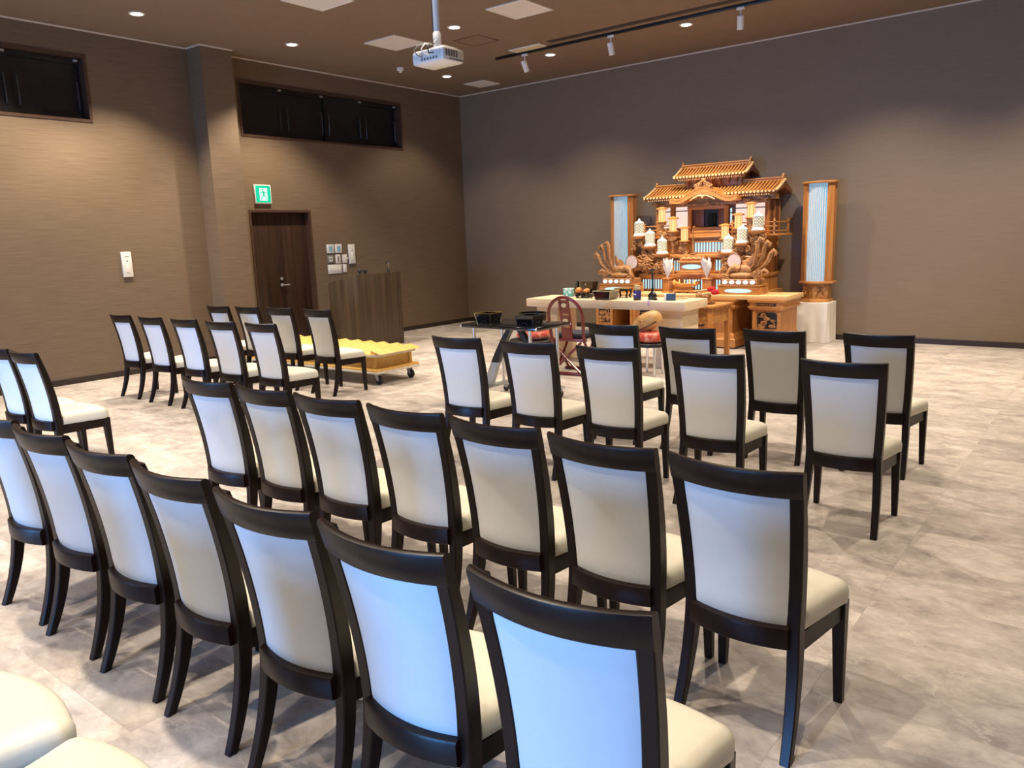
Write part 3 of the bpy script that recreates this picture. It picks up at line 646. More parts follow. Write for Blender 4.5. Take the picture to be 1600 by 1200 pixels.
MB().tube([(-.165, -.05, .06), (-.10, -.11, .05), (0, -.126, .046), (.10, -.11, .05), (.16, -.05, .07)], .006, 6).build('mouth_slit', 'dark', o); MB().tube([(-.17, 0, .10), (-.205, -.02, .12), (-.215, 0, .15), (-.19, 0, .17), (-.165, 0, .15)], .016, 8).build('handle_ring', 'drum', o)
# ------------------------------------------------------------------ white-wood incense table and the things on it
TZ = .83
o = thing('offering_table', 'long pale wooden offering table with thick top in front of the altar', 'table', (5.295, -3.185, 0))
MB().box((-1.165, -.315, TZ - .105), (1.165, .315, TZ), .004).build('table_top', 'birch', o)
for x0, x1 in ((-1.06, -.72), (.735, 1.085)): MB().box((x0, -.22, 0), (x1, .23, TZ - .105), .004).build('leg', 'birch', o)
def at(name, label, cat, x, y, rz=0., z=TZ, group=None): return thing(name, label, cat, (x, y, z), rz, group)
o = at('gift_box', 'small aqua and white patterned box at the left of the offering table', 'box', 4.54, -3.08, R(14)); MB().box((-.062, -.05, 0), (.062, .05, .112), .003).build('body', 'aqua', o); MB().box((-.063, -.051, .085), (.063, .051, .113), .002).build('lid', 'aqua', o)
o = at('incense_holder', 'tall thin black cylinder standing behind the orange fruits', 'holder', 4.62, -2.98); MB().lathe([(.032, 0), (.034, .01), (.027, .02), (.027, .19), (.030, .195), (.022, .205)], (0, 0, 0), 20).build('tube', 'lacquer', o); MB().lathe([(.04, 0), (.04, .012)], (0, 0, 0), 20).build('foot', 'lacquer', o)
o = at('offering_stand', 'black footed offering stand holding orange fruits', 'stand', 4.86, -3.20)
MB().loft([[(-.075, -.075, .045), (.075, -.075, .045), (.075, .075, .045), (-.075, .075, .045)], [(-.095, -.095, .06), (.095, -.095, .06), (.095, .095, .06), (-.095, .095, .06)]]).build('tray', 'lacquer', o, 0)
for sx in (-1, 1):
    for s in (-1, 1): MB().box((sx * .06 - .015, s * .06 - .015, 0), (sx * .06 + .015, s * .06 + .015, .046), .003).build('foot', 'lacquer', o)
for dx, dy, r, l in ((-.045, -.05, .044, 'large orange fruit at the front left of the black stand'), (.050, -.035, .032, 'orange fruit at the front right of the black stand'), (.03, .045, .034, 'orange fruit at the back of the black stand')):
    f = thing('orange_fruit', l, 'fruit', (4.86 + dx, -3.20 + dy, TZ + .06 + r * .92), 0, 'fruits on the black stand'); MB().ball((0, 0, 0), r, (1, 1, .92), 18).build('flesh', 'orange', f); MB().lathe([(.004, r * .85), (.005, r * 1.02)], (0, 0, 0), 8).build('stem', 'altdk', f)
o = at('incense_burner', 'tall black square incense container behind the fruit stand', 'container', 4.81, -2.98)
MB().box((-.085, -.06, 0), (.085, .06, .015), .003).build('base', 'lacquer', o); MB().loft([[(-.07, -.05, .015), (.07, -.05, .015), (.07, .05, .015), (-.07, .05, .015)], [(-.10, -.065, .20), (.10, -.065, .20), (.10, .065, .20), (-.10, .065, .20)]]).build('body', 'lacquer', o, 0); MB().ball((-.02, -.062, .165), .011).build('boss', 'steel', o)
for x, y, l in ((5.03, -3.30, 'small black three-footed dish nearest the fruit stand'), (5.10, -3.24, 'small black three-footed dish nearest the gold-edged box')):
    o = at('tripod_dish', l, 'dish', x, y, 0, TZ, 'small tripod dishes'); MB().lathe([(.012, .032), (.034, .044), (.036, .05), (.030, .05), (.01, .04)], (0, 0, 0), 20).build('bowl', 'bronze', o)
    for k in range(3): a = R(90 + 120 * k); MB().tube([(.022 * math.cos(a), .022 * math.sin(a), .04), (.034 * math.cos(a), .034 * math.sin(a), .02), (.030 * math.cos(a), .030 * math.sin(a), .0)], .006, 6).build('foot', 'bronze', o)
o = tray_box(5.30, -3.36, TZ, R(3), 'black lacquer incense box with pale rim on the offering table', None, .98, 'cream'); 
o = at('incense_stand', 'dark bronze footed stand with gilt rim behind the purple bottle', 'stand', 5.37, -3.04); MB().box((-.10, -.07, .09), (.10, .07, .115), .004).build('top', 'bronze', o); MB().box((-.105, -.075, .113), (.105, .075, .122), .003).build('rim', 'gold', o)
for sx in (-1, 1):
    for s in (-1, 1): MB().tube([(sx * .075, s * .045, .10), (sx * .085, s * .055, .06), (sx * .065, s * .04, .025), (sx * .08, s * .05, 0)], .013, 8).build('leg', 'bronze', o)
o = at('bottle', 'purple-labelled dark bottle with cream cap on the offering table', 'bottle', 5.75, -3.36); MB().lathe([(.046, 0), (.048, .006), (.048, .115), (.040, .128), (.032, .132)], (0, 0, 0), 28).build('body', 'lacquer', o)
MB().lathe([(.0486, .035), (.0486, .118)], (0, 0, 0), 28).build('label', 'purple', o); MB().box((-.040, -.0500, .066), (.012, -.0440, .082), .002).build('label_band', 'whitep', o); MB().lathe([(.034, .13), (.035, .135), (.035, .185), (.030, .188)], (0, 0, 0), 28).build('cap', 'cream', o)
o = at('candlestick', 'tall black lacquer candlestick with bulbous base and dished top', 'candlestick', 5.93, -3.30)
MB().lathe([(.062, 0), (.064, .010), (.050, .020), (.055, .035), (.056, .055), (.040, .085), (.018, .105), (.014, .12), (.012, .24), (.014, .335), (.020, .345), (.040, .372), (.042, .380), (.030, .382), (.010, .376)], (0, 0, 0), 28).build('stem', 'lacquer', o)
MB().lathe([(.003, .375), (.002, .41)], (0, 0, 0), 8).build('candle_spike', 'bronze', o)
o = at('cord_tassel', 'lavender and white prayer cord lying at the foot of the candlestick', 'cord', 5.95, -3.44)
pts = [(.07 * math.cos(t), .032 * math.sin(t), .006) for t in [2 * PI * k / 20 for k in range(20)]]; MB().tube(pts, .006, 6).build('cord', 'whitep', o)
MB().tube([(.02, -.03, .007), (.03, -.05, .008), (.035, -.062, .007), (.037, -.07, -.01), (.036, -.074, -.05)], [.004, .006, .010, .011, .013], 8).build('tassel', 'lav', o)
o = at('carton', 'small blue and white carton right of the candlestick', 'box', 6.15, -3.29, R(20)); MB().box((-.030, -.05, 0), (.075, .05, .082), .002).build('body', 'blue', o); MB().box((-.058, -.05, 0), (-.030, .05, .081), .002).build('white_end', 'whitep', o)
o = at('striker_stick', 'short pale wooden striker lying beside the blue carton', 'stick', 6.20, -3.10, R(35)); MB().tube([(-.09, 0, .010), (.03, 0, .010), (.09, 0, .012)], [.008, .009, .013], 10).build('handle', 'cream', o)

# ------------------------------------------------------------------ side table with drum mallets
o = thing('side_table', 'brown wooden side table with panelled apron right of the offering table', 'table', (6.06, -2.28, 0))
a, c, h = .35, .33, .70
MB().box((-a, -c, h - .028), (a, c, h), .005).build('table_top', 'alt', o)
for sx in (-1, 1):
    for s in (-1, 1): MB().box((sx * (a - .055) - .03, s * (c - .055) - .03, 0), (sx * (a - .055) + .03, s * (c - .055) + .03, h - .028), .004).build('leg', 'altv', o)
ap = MB()
for s in (-1, 1):
    ap.box((-a + .08, s * (c - .055) - .012, h - .20), (a - .08, s * (c - .055) + .012, h - .06)); ap.box((-a + .08, s * (c - .055) - .02, h - .235), (a - .08, s * (c - .055) + .02, h - .20), .003); ap.box((-a + .03, s * (c - .03) - .012, h - .06), (a - .03, s * (c - .03) + .012, h - .028), .003)
    ap.box((s * (a - .055) - .012, -c + .08, h - .20), (s * (a - .055) + .012, c - .08, h - .06)); ap.box((s * (a - .055) - .02, -c + .08, h - .235), (s * (a - .055) + .02, c - .08, h - .20), .003); ap.box((s * (a - .03) - .012, -c + .03, h - .06), (s * (a - .03) + .012, c - .03, h - .028), .003)
ap.build('apron', 'altd', o, 20)
o = thing('mallet_rest', 'carved wooden mallet rest on the side table', 'stand', (6.17, -2.32, .70), R(8))
MB().box((-.12, -.09, 0), (.12, .09, .022), .004).build('foot_board', 'altdk', o); MB().box((-.10, -.075, .022), (.09, .075, .05), .006).build('plinth', 'alt', o)
b_ = MB(); rnd = random.Random(4)
for k in range(26): b_.ball((rnd.uniform(-.085, .06), rnd.uniform(-.055, .055), rnd.uniform(.06, .125)), rnd.uniform(.020, .032), (1, 1, .9), 10)
b_.box((-.09, -.06, .04), (.065, .06, .13), .02); b_.build('carved_block', 'altd', o, 60)
for dy, z0, l in ((.03, .19, 'red-headed wooden drum mallet lying at the back of the carved rest'), (-.035, .155, 'red-headed wooden drum mallet lying at the front of the carved rest')):
    m_ = thing('drum_mallet', l, 'mallet', (6.17, -2.32 + dy, .70 + z0 - .03), R(4), 'drum mallets'); dx = .02 if dy < 0 else -.06
    MB().tube([(-.09 + dx, 0, 0), (.10 + dx, 0, .028)], .012, 10).build('handle', 'cream', m_); MB().tube([(.085 + dx, 0, .026), (.10 + dx, 0, .029), (.14 + dx, 0, .035), (.175 + dx, 0, .038), (.19 + dx, 0, .04)], [.012, .030, .035, .030, .01], 14).build('head', 'redfelt', m_)

# ------------------------------------------------------------------ altar cabinets and counter (things below z .75)
def curl(mb, x, y, z, r, turns=1.6, rad=.011, a0=0., sgn=1, n=16):
    pts = []
    for i in range(n): t = i / (n - 1); a = a0 + sgn * turns * 2 * PI * t; q = r * (1 - .8 * t); pts.append((x + q * math.cos(a), y - .012 * t, z + q * math.sin(a)))
    mb.tube(pts, [rad * (1 - .4 * i / (n - 1)) for i in range(n)], 6)
def cabinet(x0, x1, label, panels, seed):
    o = thing('altar_cabinet', label, 'cabinet', ((x0 + x1) / 2, -1.13, 0), 0, 'altar cabinets'); a = (x1 - x0) / 2; yf = -.40; yb = .32
    def rg(i, z): return [(-a + i, yf + i, z), (a - i, yf + i, z), (a - i, yb, z), (-a + i, yb, z)]
    MB().box((-a + .005, yf + .005, 0), (a - .005, yb, .022)).build('plinth', 'dark', o, 0)
    MB().loft([rg(.0, .022), rg(.0, .13), rg(.012, .14), rg(.03, .20), rg(.055, .215), rg(.055, .235)]).build('base_moulding', 'alt', o, 20)
    MB().loft([rg(.065, .235), rg(.065, .565)]).build('body', 'altv', o, 0)
    MB().loft([rg(.045, .555), rg(.03, .565), rg(.012, .59), rg(.012, .605), rg(.03, .61), rg(.03, .655), rg(.012, .66), rg(.005, .69)]).build('cornice', 'alt', o, 20)
    rnd = random.Random(seed)
    fz = MB(); fz.box((-a + .12, yf + .026, .614), (a - .12, yf + .032, .650)); fz.build('frieze', 'dark', o, 0)
    fw = MB()
    for k in range(int((2 * a - .26) / .035)): curl(fw, -a + .14 + k * .035, yf + .024, .632, .014, 1.2, .005, rnd.uniform(0, 6), 1, 8)
    fw.build('frieze_carving', 'altd', o)
    for s in (-1, 1): MB().box((s * (a - .085) - .022, yf + .055, .235), (s * (a - .085) + .022, yf + .075, .56), .003).build('corner_post', 'alt', o)
    for p0, p1 in panels:
        p0 -= (x0 + x1) / 2; p1 -= (x0 + x1) / 2; yp = yf + .064
        q = [(p0 + .03, .29), (p1 - .03, .29), (p1, .32), (p1, .50), (p1 - .05, .53), (p0 + .05, .53), (p0, .50), (p0, .32)]
        MB().prism(q, yp - .002, yp + .02, 'y').build('openwork_shade', 'black', o, 0)  # flat black sheet, stands in for the shade behind the carving
        g = MB(); g.tube([(u, yp - .004, v) for u, v in q + q[:1]], .006, 6)
        for k in range(7):
            cx, cz = rnd.uniform(p0 + .04, p1 - .04), rnd.uniform(.32, .44)
            g.ball((cx, yp, cz), rnd.uniform(.022, .042), (1.3, .22, .75), 10)
        for k in range(4): curl(g, rnd.uniform(p0 + .05, p1 - .05), yp - .004, rnd.uniform(.33, .48), .035, 1.1, .008, rnd.uniform(0, 6), rnd.choice((-1, 1)), 10)
        g.tube([(p0 + .02, yp - .003, .46), ((p0 + p1) / 2 - .03, yp - .005, .47), ((p0 + p1) / 2 + .03, yp - .005, .44), (p1 - .03, yp - .003, .36)], [.006, .010, .010, .006], 6)
        g.build('openwork_carving', 'altd', o)
cabinet(3.905, 4.33, 'honey wooden altar cabinet with carved openwork at the left end of the counter', [(3.99, 4.25)], 1)
cabinet(4.51, 5.37, 'honey wooden altar cabinet, left of the two middle ones under the counter', [(4.74, 5.14)], 2)
cabinet(5.46, 6.27, 'honey wooden altar cabinet, right of the two middle ones behind the side table', [(5.52, 5.80)], 3)
cabinet(6.43, 6.945, 'honey wooden altar cabinet with carved openwork at the right end of the counter', [(6.555, 6.84)], 5)
MB_ = MB(); MB_.box((3.88, -1.49, .69), (6.965, -.80, .75), .006)
tag(MB_.build('counter_top', 'altl'), 'continuous pale wooden counter top across the altar cabinets', 'counter')
o = thing('shrine_pedestal', 'plain wooden pedestal box under the shrine behind the counter', 'pedestal', (5.42, -.42, 0)); MB().box((-1.0, -.37, 0), (1.0, .37, .74), .005).build('body', 'altv', o); MB().box((-1.0, -.37, .735), (1.0, .37, .75), .003).build('top_board', 'alt', o)
# ------------------------------------------------------------------ stepped altar tier with lit lattices
o = thing('altar_tier', 'stepped wooden altar tier with blue-lit lattice panels below the shrine', 'altar', (5.42, 0, .75))
def T(x): return x - 5.42
MB().box((-.93, -.93, 0), (.91, -.06, .205)).build('lower_step', 'altv', o, 0)
MB().box((-.95, -1.0, .205), (.93, -.06, .262), .004).build('lower_ledge', 'alt', o)
MB().box((-.91, -.86, .262), (.90, -.06, .50)).build('middle_step', 'altv', o, 0)
MB().box((-.76, -.93, .50), (.92, -.06, .555), .004).build('middle_ledge', 'alt', o)
MB().box((-.86, -.76, .555), (.89, -.06, .755)).build('upper_step', 'altv', o, 0)
sp = MB()
for y0, y1 in ((-.74, -.70), (-.42, -.38), (-.12, -.08)): sp.box((.885, y0, .0), (.915, y1, .752), .003)
sp.box((.885, -.70, .44), (.905, -.10, .50), .003); sp.box((.885, -.70, .0), (.905, -.10, .06), .003); sp.box((.88, -.72, .06), (.893, -.10, .752))
sp.build('side_framing', 'altv', o, 20)
def lattice(x0, x1, z0, z1, y, name='lattice_panel'):
    p = MB().box((T(x0), y - .004, z0 - .75), (T(x1), y + .004, z1 - .75)).build(name, 'coolw', o, 0)
    g = MB(); n = max(2, int((x1 - x0) / .042)); e = .010
    for k in range(n + 1): x = T(x0) + (x1 - x0) * k / n; g.box((x - .008, y - .016, z0 - .75), (x + .008, y - .004, z1 - .75))
    g.build('lattice_bars', 'greyp', p, 0)
    f = MB(); f.box((T(x0) - .02, y - .02, z0 - .77), (T(x1) + .02, y, z0 - .75)); f.box((T(x0) - .02, y - .02, z1 - .75), (T(x1) + .02, y, z1 - .73)); f.box((T(x0) - .02, y - .02, z0 - .75), (T(x0), y, z1 - .75)); f.box((T(x1), y - .02, z0 - .75), (T(x1) + .02, y, z1 - .75))
    f.build('lattice_frame', 'alt', p, 0)
lattice(4.50, 4.94, .785, .93, -.935); lattice(5.20, 5.62, .785, .93, -.935); lattice(5.72, 6.10, .785, .93, -.935)
lattice(4.70, 5.13, 1.06, 1.215, -.865); lattice(5.68, 6.05, 1.06, 1.215, -.865)
lattice(5.30, 5.76, 1.33, 1.475, -.765)

# ------------------------------------------------------------------ the shrine
SX = 5.44
o = thing('altar_shrine', 'honey wooden temple-style shrine with two tiled roofs on the altar', 'shrine', (SX, 0, 1.505))
Z = lambda z: z - 1.505
MB().box((-.90, -.74, 0), (.92, -.06, .065), .005).build('floor_beam', 'alt', o)
MB().box((-.88, -.50, .065), (.90, -.08, .55)).build('rear_wall', 'altdk', o, 0)
for k in range(3): MB().box((-.24, -.72 + .05 * k, .065 + .045 * k), (.24, -.50, .105 + .045 * k), .004).build('stair', 'alt', o)
for y0, y1 in ((-.56, -.50), (-.34, -.30), (-.12, -.08)): MB().box((.885, y0, .065), (.915, y1, .55), .003).build('side_post', 'altv', o)
for x in (-.31, .275): MB().lathe([(.045, .065), (.048, .08), (.034, .095), (.032, .47), (.044, .485), (.044, .50)], (x, -.58, 0), 20).build('column', 'altv', o)
for x in (-.87, -.62, .62, .885): MB().box((x - .028, -.57, .065), (x + .028, -.50, .535), .004).build('post', 'altv', o)
MB().box((-.32, -.60, .46), (.28, -.54, .515), .005).build('door_lintel', 'alt', o); MB().box((-.90, -.585, .515), (.92, -.52, .56), .004).build('eave_beam', 'altd', o)
MB().prism([(-.12, .515), (-.06, .55), (-.02, .585), (.02, .55), (.08, .515)], -.61, -.58, 'y').build('lintel_crest', 'altd', o)
MB().box((-.10, -.515, .20), (.13, -.495, .455)).build('doorway_shade', 'dark', o, 0)  # flat dark sheet, stands in for the shaded door opening
nn = MB(); nn.box((-.035, -.53, .20), (.035, -.51, .40)); nn.lathe([(.035, .20), (.02, .24), (.025, .30), (.03, .34), (.015, .40)], (.07, -.52, 0), 12); nn.build('inner_figure', 'bronze', o)
for x0, x1, an in ((-.225, -.10, 0), (.13, .235, 0)): MB().box((x0, -.535, .195), (x1, -.515, .46), .003).build('door_leaf', 'altdk', o)
def screen(x0, x1, z0, z1, mt):
    p = MB().box((x0, -.522, z0), (x1, -.503, z1)).build('paper_screen', mt, o, 0); g = MB()
    g.box((x0, -.53, z1 - .075), (x1, -.52, z1 - .060)); g.box((x0 - .012, -.532, z0), (x0, -.52, z1)); g.box((x1, -.532, z0), (x1 + .012, -.52, z1))
    g.build('screen_muntin', 'altdk', p, 0)
screen(-.83, -.66, .20, .52, 'warmw'); screen(-.575, -.37, .20, .52, 'warmw'); screen(.40, .575, .20, .52, 'warmw'); screen(.665, .845, .20, .52, 'warmw'); screen(.315, .345, .22, .46, 'coolw')
# railings
r_ = MB()
for s, x0, x1 in ((-1, -1.02, -.42), (1, .42, 1.12)):
    for z in (.10, .165, .225): r_.box((x0, -.80, z), (x1, -.775, z + .018), .004)
    for x in (x0 + .04, (x0 + x1) / 2, x1 - .04): r_.box((x - .012, -.80, .065), (x + .012, -.775, .28), .004)
r_.box((1.08, -.80, .10), (1.105, -.25, .118)); r_.box((1.08, -.80, .225), (1.105, -.25, .243)); r_.box((1.08, -.27, .065), (1.105, -.25, .28))
r_.box((-1.04, -.81, .04), (1.14, -.20, .066), .004)
r_.build('railing', 'alt', o, 20)
def roof(zE, zR, yE, yR, yB, x0, x1, ridge, name, sp=.056):
    """gable roof: front slope with round tiles, back slope, ridge and verge tiles"""
    n = 8
    def fp(u): return (yE + (yR - yE) * u, Z(zE) + (zR - zE) * (u ** 1.25))
    sec = [fp(k / n) for k in range(n + 1)]
    bk_ = [(yB, Z(zE) + .02)]
    poly = sec + bk_ + [(yB, Z(zE) - .025)] + [(yR, Z(zR) - .10)] + [(yE + .02, Z(zE) - .04)]
    rp = MB().prism([(p[0], p[1]) for p in poly], x0, x1, 'x').build(name, 'altdk', o, 30)  # slab coloured dark to stand in for shade between the tiles
    t = MB(); m = int(round((x1 - x0) / sp))
    for k in range(m + 1):
        x = x0 + .012 + (x1 - x0 - .024) * k / m
        t.tube([(x, yE - .012, sec[0][1] + .014)] + [(x, a, b + .015) for a, b in sec], .0135, 8)
    t.build('roof_tiles', 'alt', rp)
    ed = MB()
    for k in range(m + 1): x = x0 + .012 + (x1 - x0 - .024) * k / m; ed.lathe([(.0185, -.018), (.0185, -.010)], (x, yE - .006, sec[0][1] + .006), 10, 'y')
    for xs in (x0, x1):
        for k in range(8): a, b = fp((k + .5) / 8); ed.ball((xs + (.012 if xs == x1 else -.012), a, b + .012), .017, (1.3, 1, 1), 8)
    ed.build('tile_ends', 'altl', rp)
    rb = MB(); rb.box((x0 + .035, yR - .035, Z(zR) - .01), (x1 - .035, yR + .035, Z(zR) + ridge), .006); rb.box((x0 + .02, yR - .045, Z(zR) + ridge - .012), (x1 - .02, yR + .045, Z(zR) + ridge + .008), .004)
    rb.build('ridge', 'alt', rp)
    for xs in (x0 + .02, x1 - .02):
        g = MB(); g.prism([(yR - .05, Z(zR) - .03), (yR + .05, Z(zR) - .03), (yR + .04, Z(zR) + ridge + .01), (yR, Z(zR) + ridge + .055), (yR - .04, Z(zR) + ridge + .01)], xs - .014, xs + .014, 'x'); 
        g.tube([(xs, yR - .04, Z(zR) - .01), (xs, yR - .10, Z(zR) - .04), (xs, yR - .16, Z(zR) - .075)], [.022, .018, .012], 8); g.build('ridge_end_tile', 'altd', rp, 30)
    ra = MB()
    for k in range(int((x1 - x0 - .1) / .034)): ra.box((x0 + .06 + k * .034, yE + .01, Z(zE) - .045), (x0 + .076 + k * .034, yE + .16, Z(zE) - .025))
    ra.build('rafters', 'altl', rp, 0)
roof(2.165, 2.335, -.76, -.36, -.03, -1.00, 1.06, .035, 'main_roof')
MB().box((-.45, -.46, Z(2.25)), (.45, -.12, Z(2.46)), .004).build('upper_storey', 'altd', o)
for k in range(7): MB().box((-.42 + k * .13, -.56, Z(2.39)), (-.36 + k * .13, -.44, Z(2.43)), .004).box((-.405 + k * .13, -.52, Z(2.335)), (-.375 + k * .13, -.44, Z(2.395)), .004).build('bracket', 'altd', o)
roof(2.455, 2.61, -.62, -.33, -.03, -.56, .56, .04, 'upper_roof', .053)
# brackets at the main eave
for x in (-.87, -.62, -.42, .42, .62, .885): MB().box((x - .05, -.68, .555), (x + .05, -.54, .585), .004).box((x - .025, -.64, .53), (x + .025, -.54, .56), .004).build('eave_bracket', 'altd', o)
MB().box((-.95, -.56, .56), (1.0, -.40, .64)).build('eave_board', 'altd', o, 0)
# curved gable in front of the main roof
N_ = 32; up, lo = [], []
for k in range(N_ + 1):
    x = -.50 + 1.06 * k / N_; u = (x - .03) / .53; c_ = .5 + .5 * math.cos(PI * max(-1, min(1, u * 1.08)))
    zz = Z(2.10) + .165 * c_ ** 1.15 + .03 * max(0, abs(u) - .72) / .28; up.append((x, zz)); lo.append((x, zz - .055 - .025 * c_))
MB().prism(up + lo[::-1], -.90, -.66, 'y').build('curved_gable', 'alt', o, 40)
t = MB()
for k in range(1, N_, 1):
    x, z = up[k]; t.tube([(x, -.905, z + .006), (x, -.55, z + .012)], .015, 8)
t.build('gable_tiles', 'alt', o)
g = MB(); 
for s in (-1, 1):
    for k in range(4): curl(g, .03 + s * (.03 + .04 * k), -.885, Z(2.175) - .020 * k * .5, .024, 1.3, .007, PI / 2, s, 12)
    g.tube([(.03, -.89, Z(2.15)), (.03 + s * .06, -.89, Z(2.16)), (.03 + s * .14, -.89, Z(2.125)), (.03 + s * .20, -.89, Z(2.095))], [.016, .012, .010, .006], 8)
g.ball((.03, -.89, Z(2.145)), .022, (1, .6, 1.4)); g.build('gable_pendant', 'altl', o)
g = MB(); g.ball((.03, -.86, Z(2.372)), .035, (1, .6, 1.1)); g.lathe([(.020, -.02), (.020, .02)], (.03, -.885, Z(2.372)), 12, 'y')
for s in (-1, 1):
    for k, (dx, dz) in enumerate(((.035, .055), (.075, .035), (.115, .012), (.05, .02), (.085, -.005))): curl(g, .03 + s * dx, -.87, Z(2.28) + dz, .028, 1.3, .011, 0 if s > 0 else PI, s, 12)
g.prism([(-.13, Z(2.255)), (.19, Z(2.255)), (.10, Z(2.31)), (.03, Z(2.36)), (-.04, Z(2.31))], -.86, -.83, 'y'); g.build('gable_finial', 'altd', o, 40)

# ------------------------------------------------------------------ small things on the altar
def warm_lantern(x, y, z, label):
    o = thing('hanging_lantern', label, 'lantern', (x, y, z), 0, 'small orange-lit altar lanterns')
    MB().lathe([(.062, 0), (.085, .012), (.085, .022), (.055, .03)], (0, 0, 0), 6).build('base', 'alt', o, 20)
    MB().lathe([(.050, .03), (.052, .04), (.052, .19), (.050, .20)], (0, 0, 0), 6).build('shade', 'warm', o, 20)
    f = MB()
    for k in range(6): a = 2 * PI * (k + .5) / 6; f.tube([(.053 * math.cos(a), .053 * math.sin(a), .03), (.053 * math.cos(a), .053 * math.sin(a), .20)], .0032, 6)
    f.build('frame', 'altd', o); MB().lathe([(.055, .20), (.090, .206), (.088, .222), (.050, .232), (.02, .24)], (0, 0, 0), 6).build('roof_cap', 'alt', o, 20)
def white_lantern(x, y, z, label):
    o = thing('paper_lantern', label, 'lantern', (x, y, z), 0, 'white lattice altar lanterns')
    MB().lathe([(.090, 0), (.094, .008), (.088, .02), (.074, .045)], (0, 0, 0), 8).build('base', 'paper', o, 20)
    MB().lathe([(.073, .045), (.075, .05), (.075, .19), (.073, .195)], (0, 0, 0), 8).build('lattice_shade', 'lattice', o, 20)
    MB().lathe([(.077, .195), (.060, .215), (.036, .228), (.020, .236), (.016, .25), (.010, .262), (.003, .27)], (0, 0, 0), 8).build('cap', 'paper', o, 20)
SMALL = [(4.82, 1.785, 'small orange-lit lantern, outermost and highest on the left of the shrine'), (5.005, 1.635, 'small orange-lit lantern, middle one on the left of the shrine'), (5.195, 1.485, 'small orange-lit lantern, lowest on the left of the shrine'),
         (5.835, 1.50, 'small orange-lit lantern, lowest on the right of the shrine'), (6.035, 1.645, 'small orange-lit lantern, middle one on the right of the shrine'), (6.22, 1.79, 'small orange-lit lantern, highest on the right of the shrine')]
WHITE = [(4.48, 1.60, 'white lattice lantern, highest of the left three'), (4.665, 1.44, 'white lattice lantern, middle of the left three'), (4.875, 1.32, 'white lattice lantern, lowest of the left three'),
         (5.935, 1.325, 'white lattice lantern, lowest of the right three'), (6.14, 1.455, 'white lattice lantern, middle of the right three'), (6.365, 1.625, 'white lattice lantern, highest of the right three')]
for x, z, l in SMALL: warm_lantern(x, -.90, z, l)
for x, z, l in WHITE: white_lantern(x, -1.0, z, l)
for side, sm, wh, lab in ((-1, SMALL[:3], WHITE[:3], 'carved cloud-work stand stepping up under the left altar lanterns'), (1, SMALL[3:], WHITE[3:], 'carved cloud-work stand stepping up under the right altar lanterns')):
    cx = sum(p[0] for p in wh) / 3; o = thing('lantern_stand', lab, 'stand', (cx, -.95, 1.012), 0, 'carved lantern stands'); rnd = random.Random(7 + side)
    for x, z, _ in wh:
        zb = z - 1.012; x -= cx
        MB().loft([[(x - .07, -.115, zb - .045), (x + .07, -.115, zb - .045), (x + .07, .02, zb - .045), (x - .07, .02, zb - .045)], [(x - .095, -.14, zb - .015), (x + .095, -.14, zb - .015), (x + .095, .03, zb - .015), (x - .095, .03, zb - .015)], [(x - .095, -.14, zb), (x + .095, -.14, zb), (x + .095, .03, zb), (x - .095, .03, zb)]]).build('lantern_shelf', 'alt', o, 20)
        g = MB(); n = 9
        for k in range(n): curl(g, x + rnd.uniform(-.10, .10), -.06 + rnd.uniform(-.05, .05), zb - .07 - rnd.uniform(0, .12), rnd.uniform(.03, .05), 1.3, .016, rnd.uniform(0, 6), rnd.choice((-1, 1)), 12)
        g.tube([(x, -.03, zb - .04), (x + side * -.03, .0, zb - .15), (x + side * -.12, .02, max(.02, zb - .28)), (x + side * -.14, .03, .0)], [.045, .05, .04, .04], 8)
        g.build('cloud_carving', 'altd', o)
    for x, z, _ in sm:
        zb = z - 1.012; x -= cx; g = MB(); g.box((x - .05, .0, zb - .03), (x + .05, .10, zb), .004); g.tube([(x, .05, zb - .02), (x, .05, zb - .20)], .03, 8)
        for k in range(5): curl(g, x + rnd.uniform(-.07, .07), .03 + rnd.uniform(-.03, .03), zb - .07 - rnd.uniform(0, .12), rnd.uniform(.025, .045), 1.3, .014, rnd.uniform(0, 6), rnd.choice((-1, 1)), 12)
        g.tube([(x, .05, zb - .18), (x, .05, 0)], .022, 8); g.build('lantern_post', 'altd', o)
    # cloud scrolls trailing outward at the foot
    g = MB()
    for k in range(16): curl(g, side * (rnd.uniform(-.30, .26)), -.10 + rnd.uniform(-.04, .06), rnd.uniform(.03, .20), rnd.uniform(.03, .055), 1.4, .016, rnd.uniform(0, 6), rnd.choice((-1, 1)), 12)
    for k in range(9):
        x0_, z0_ = side * rnd.uniform(-.30, .12), rnd.uniform(.02, .22); g.tube([(x0_ + side * .045 * i, -.10 + .01 * math.sin(i * 2 + k), z0_ + .018 * i + .022 * math.sin(i * 1.5 + k)) for i in range(6)], [.010, .018, .022, .020, .014, .006], 7)
    g.build('cloud_scroll', 'altd', o)

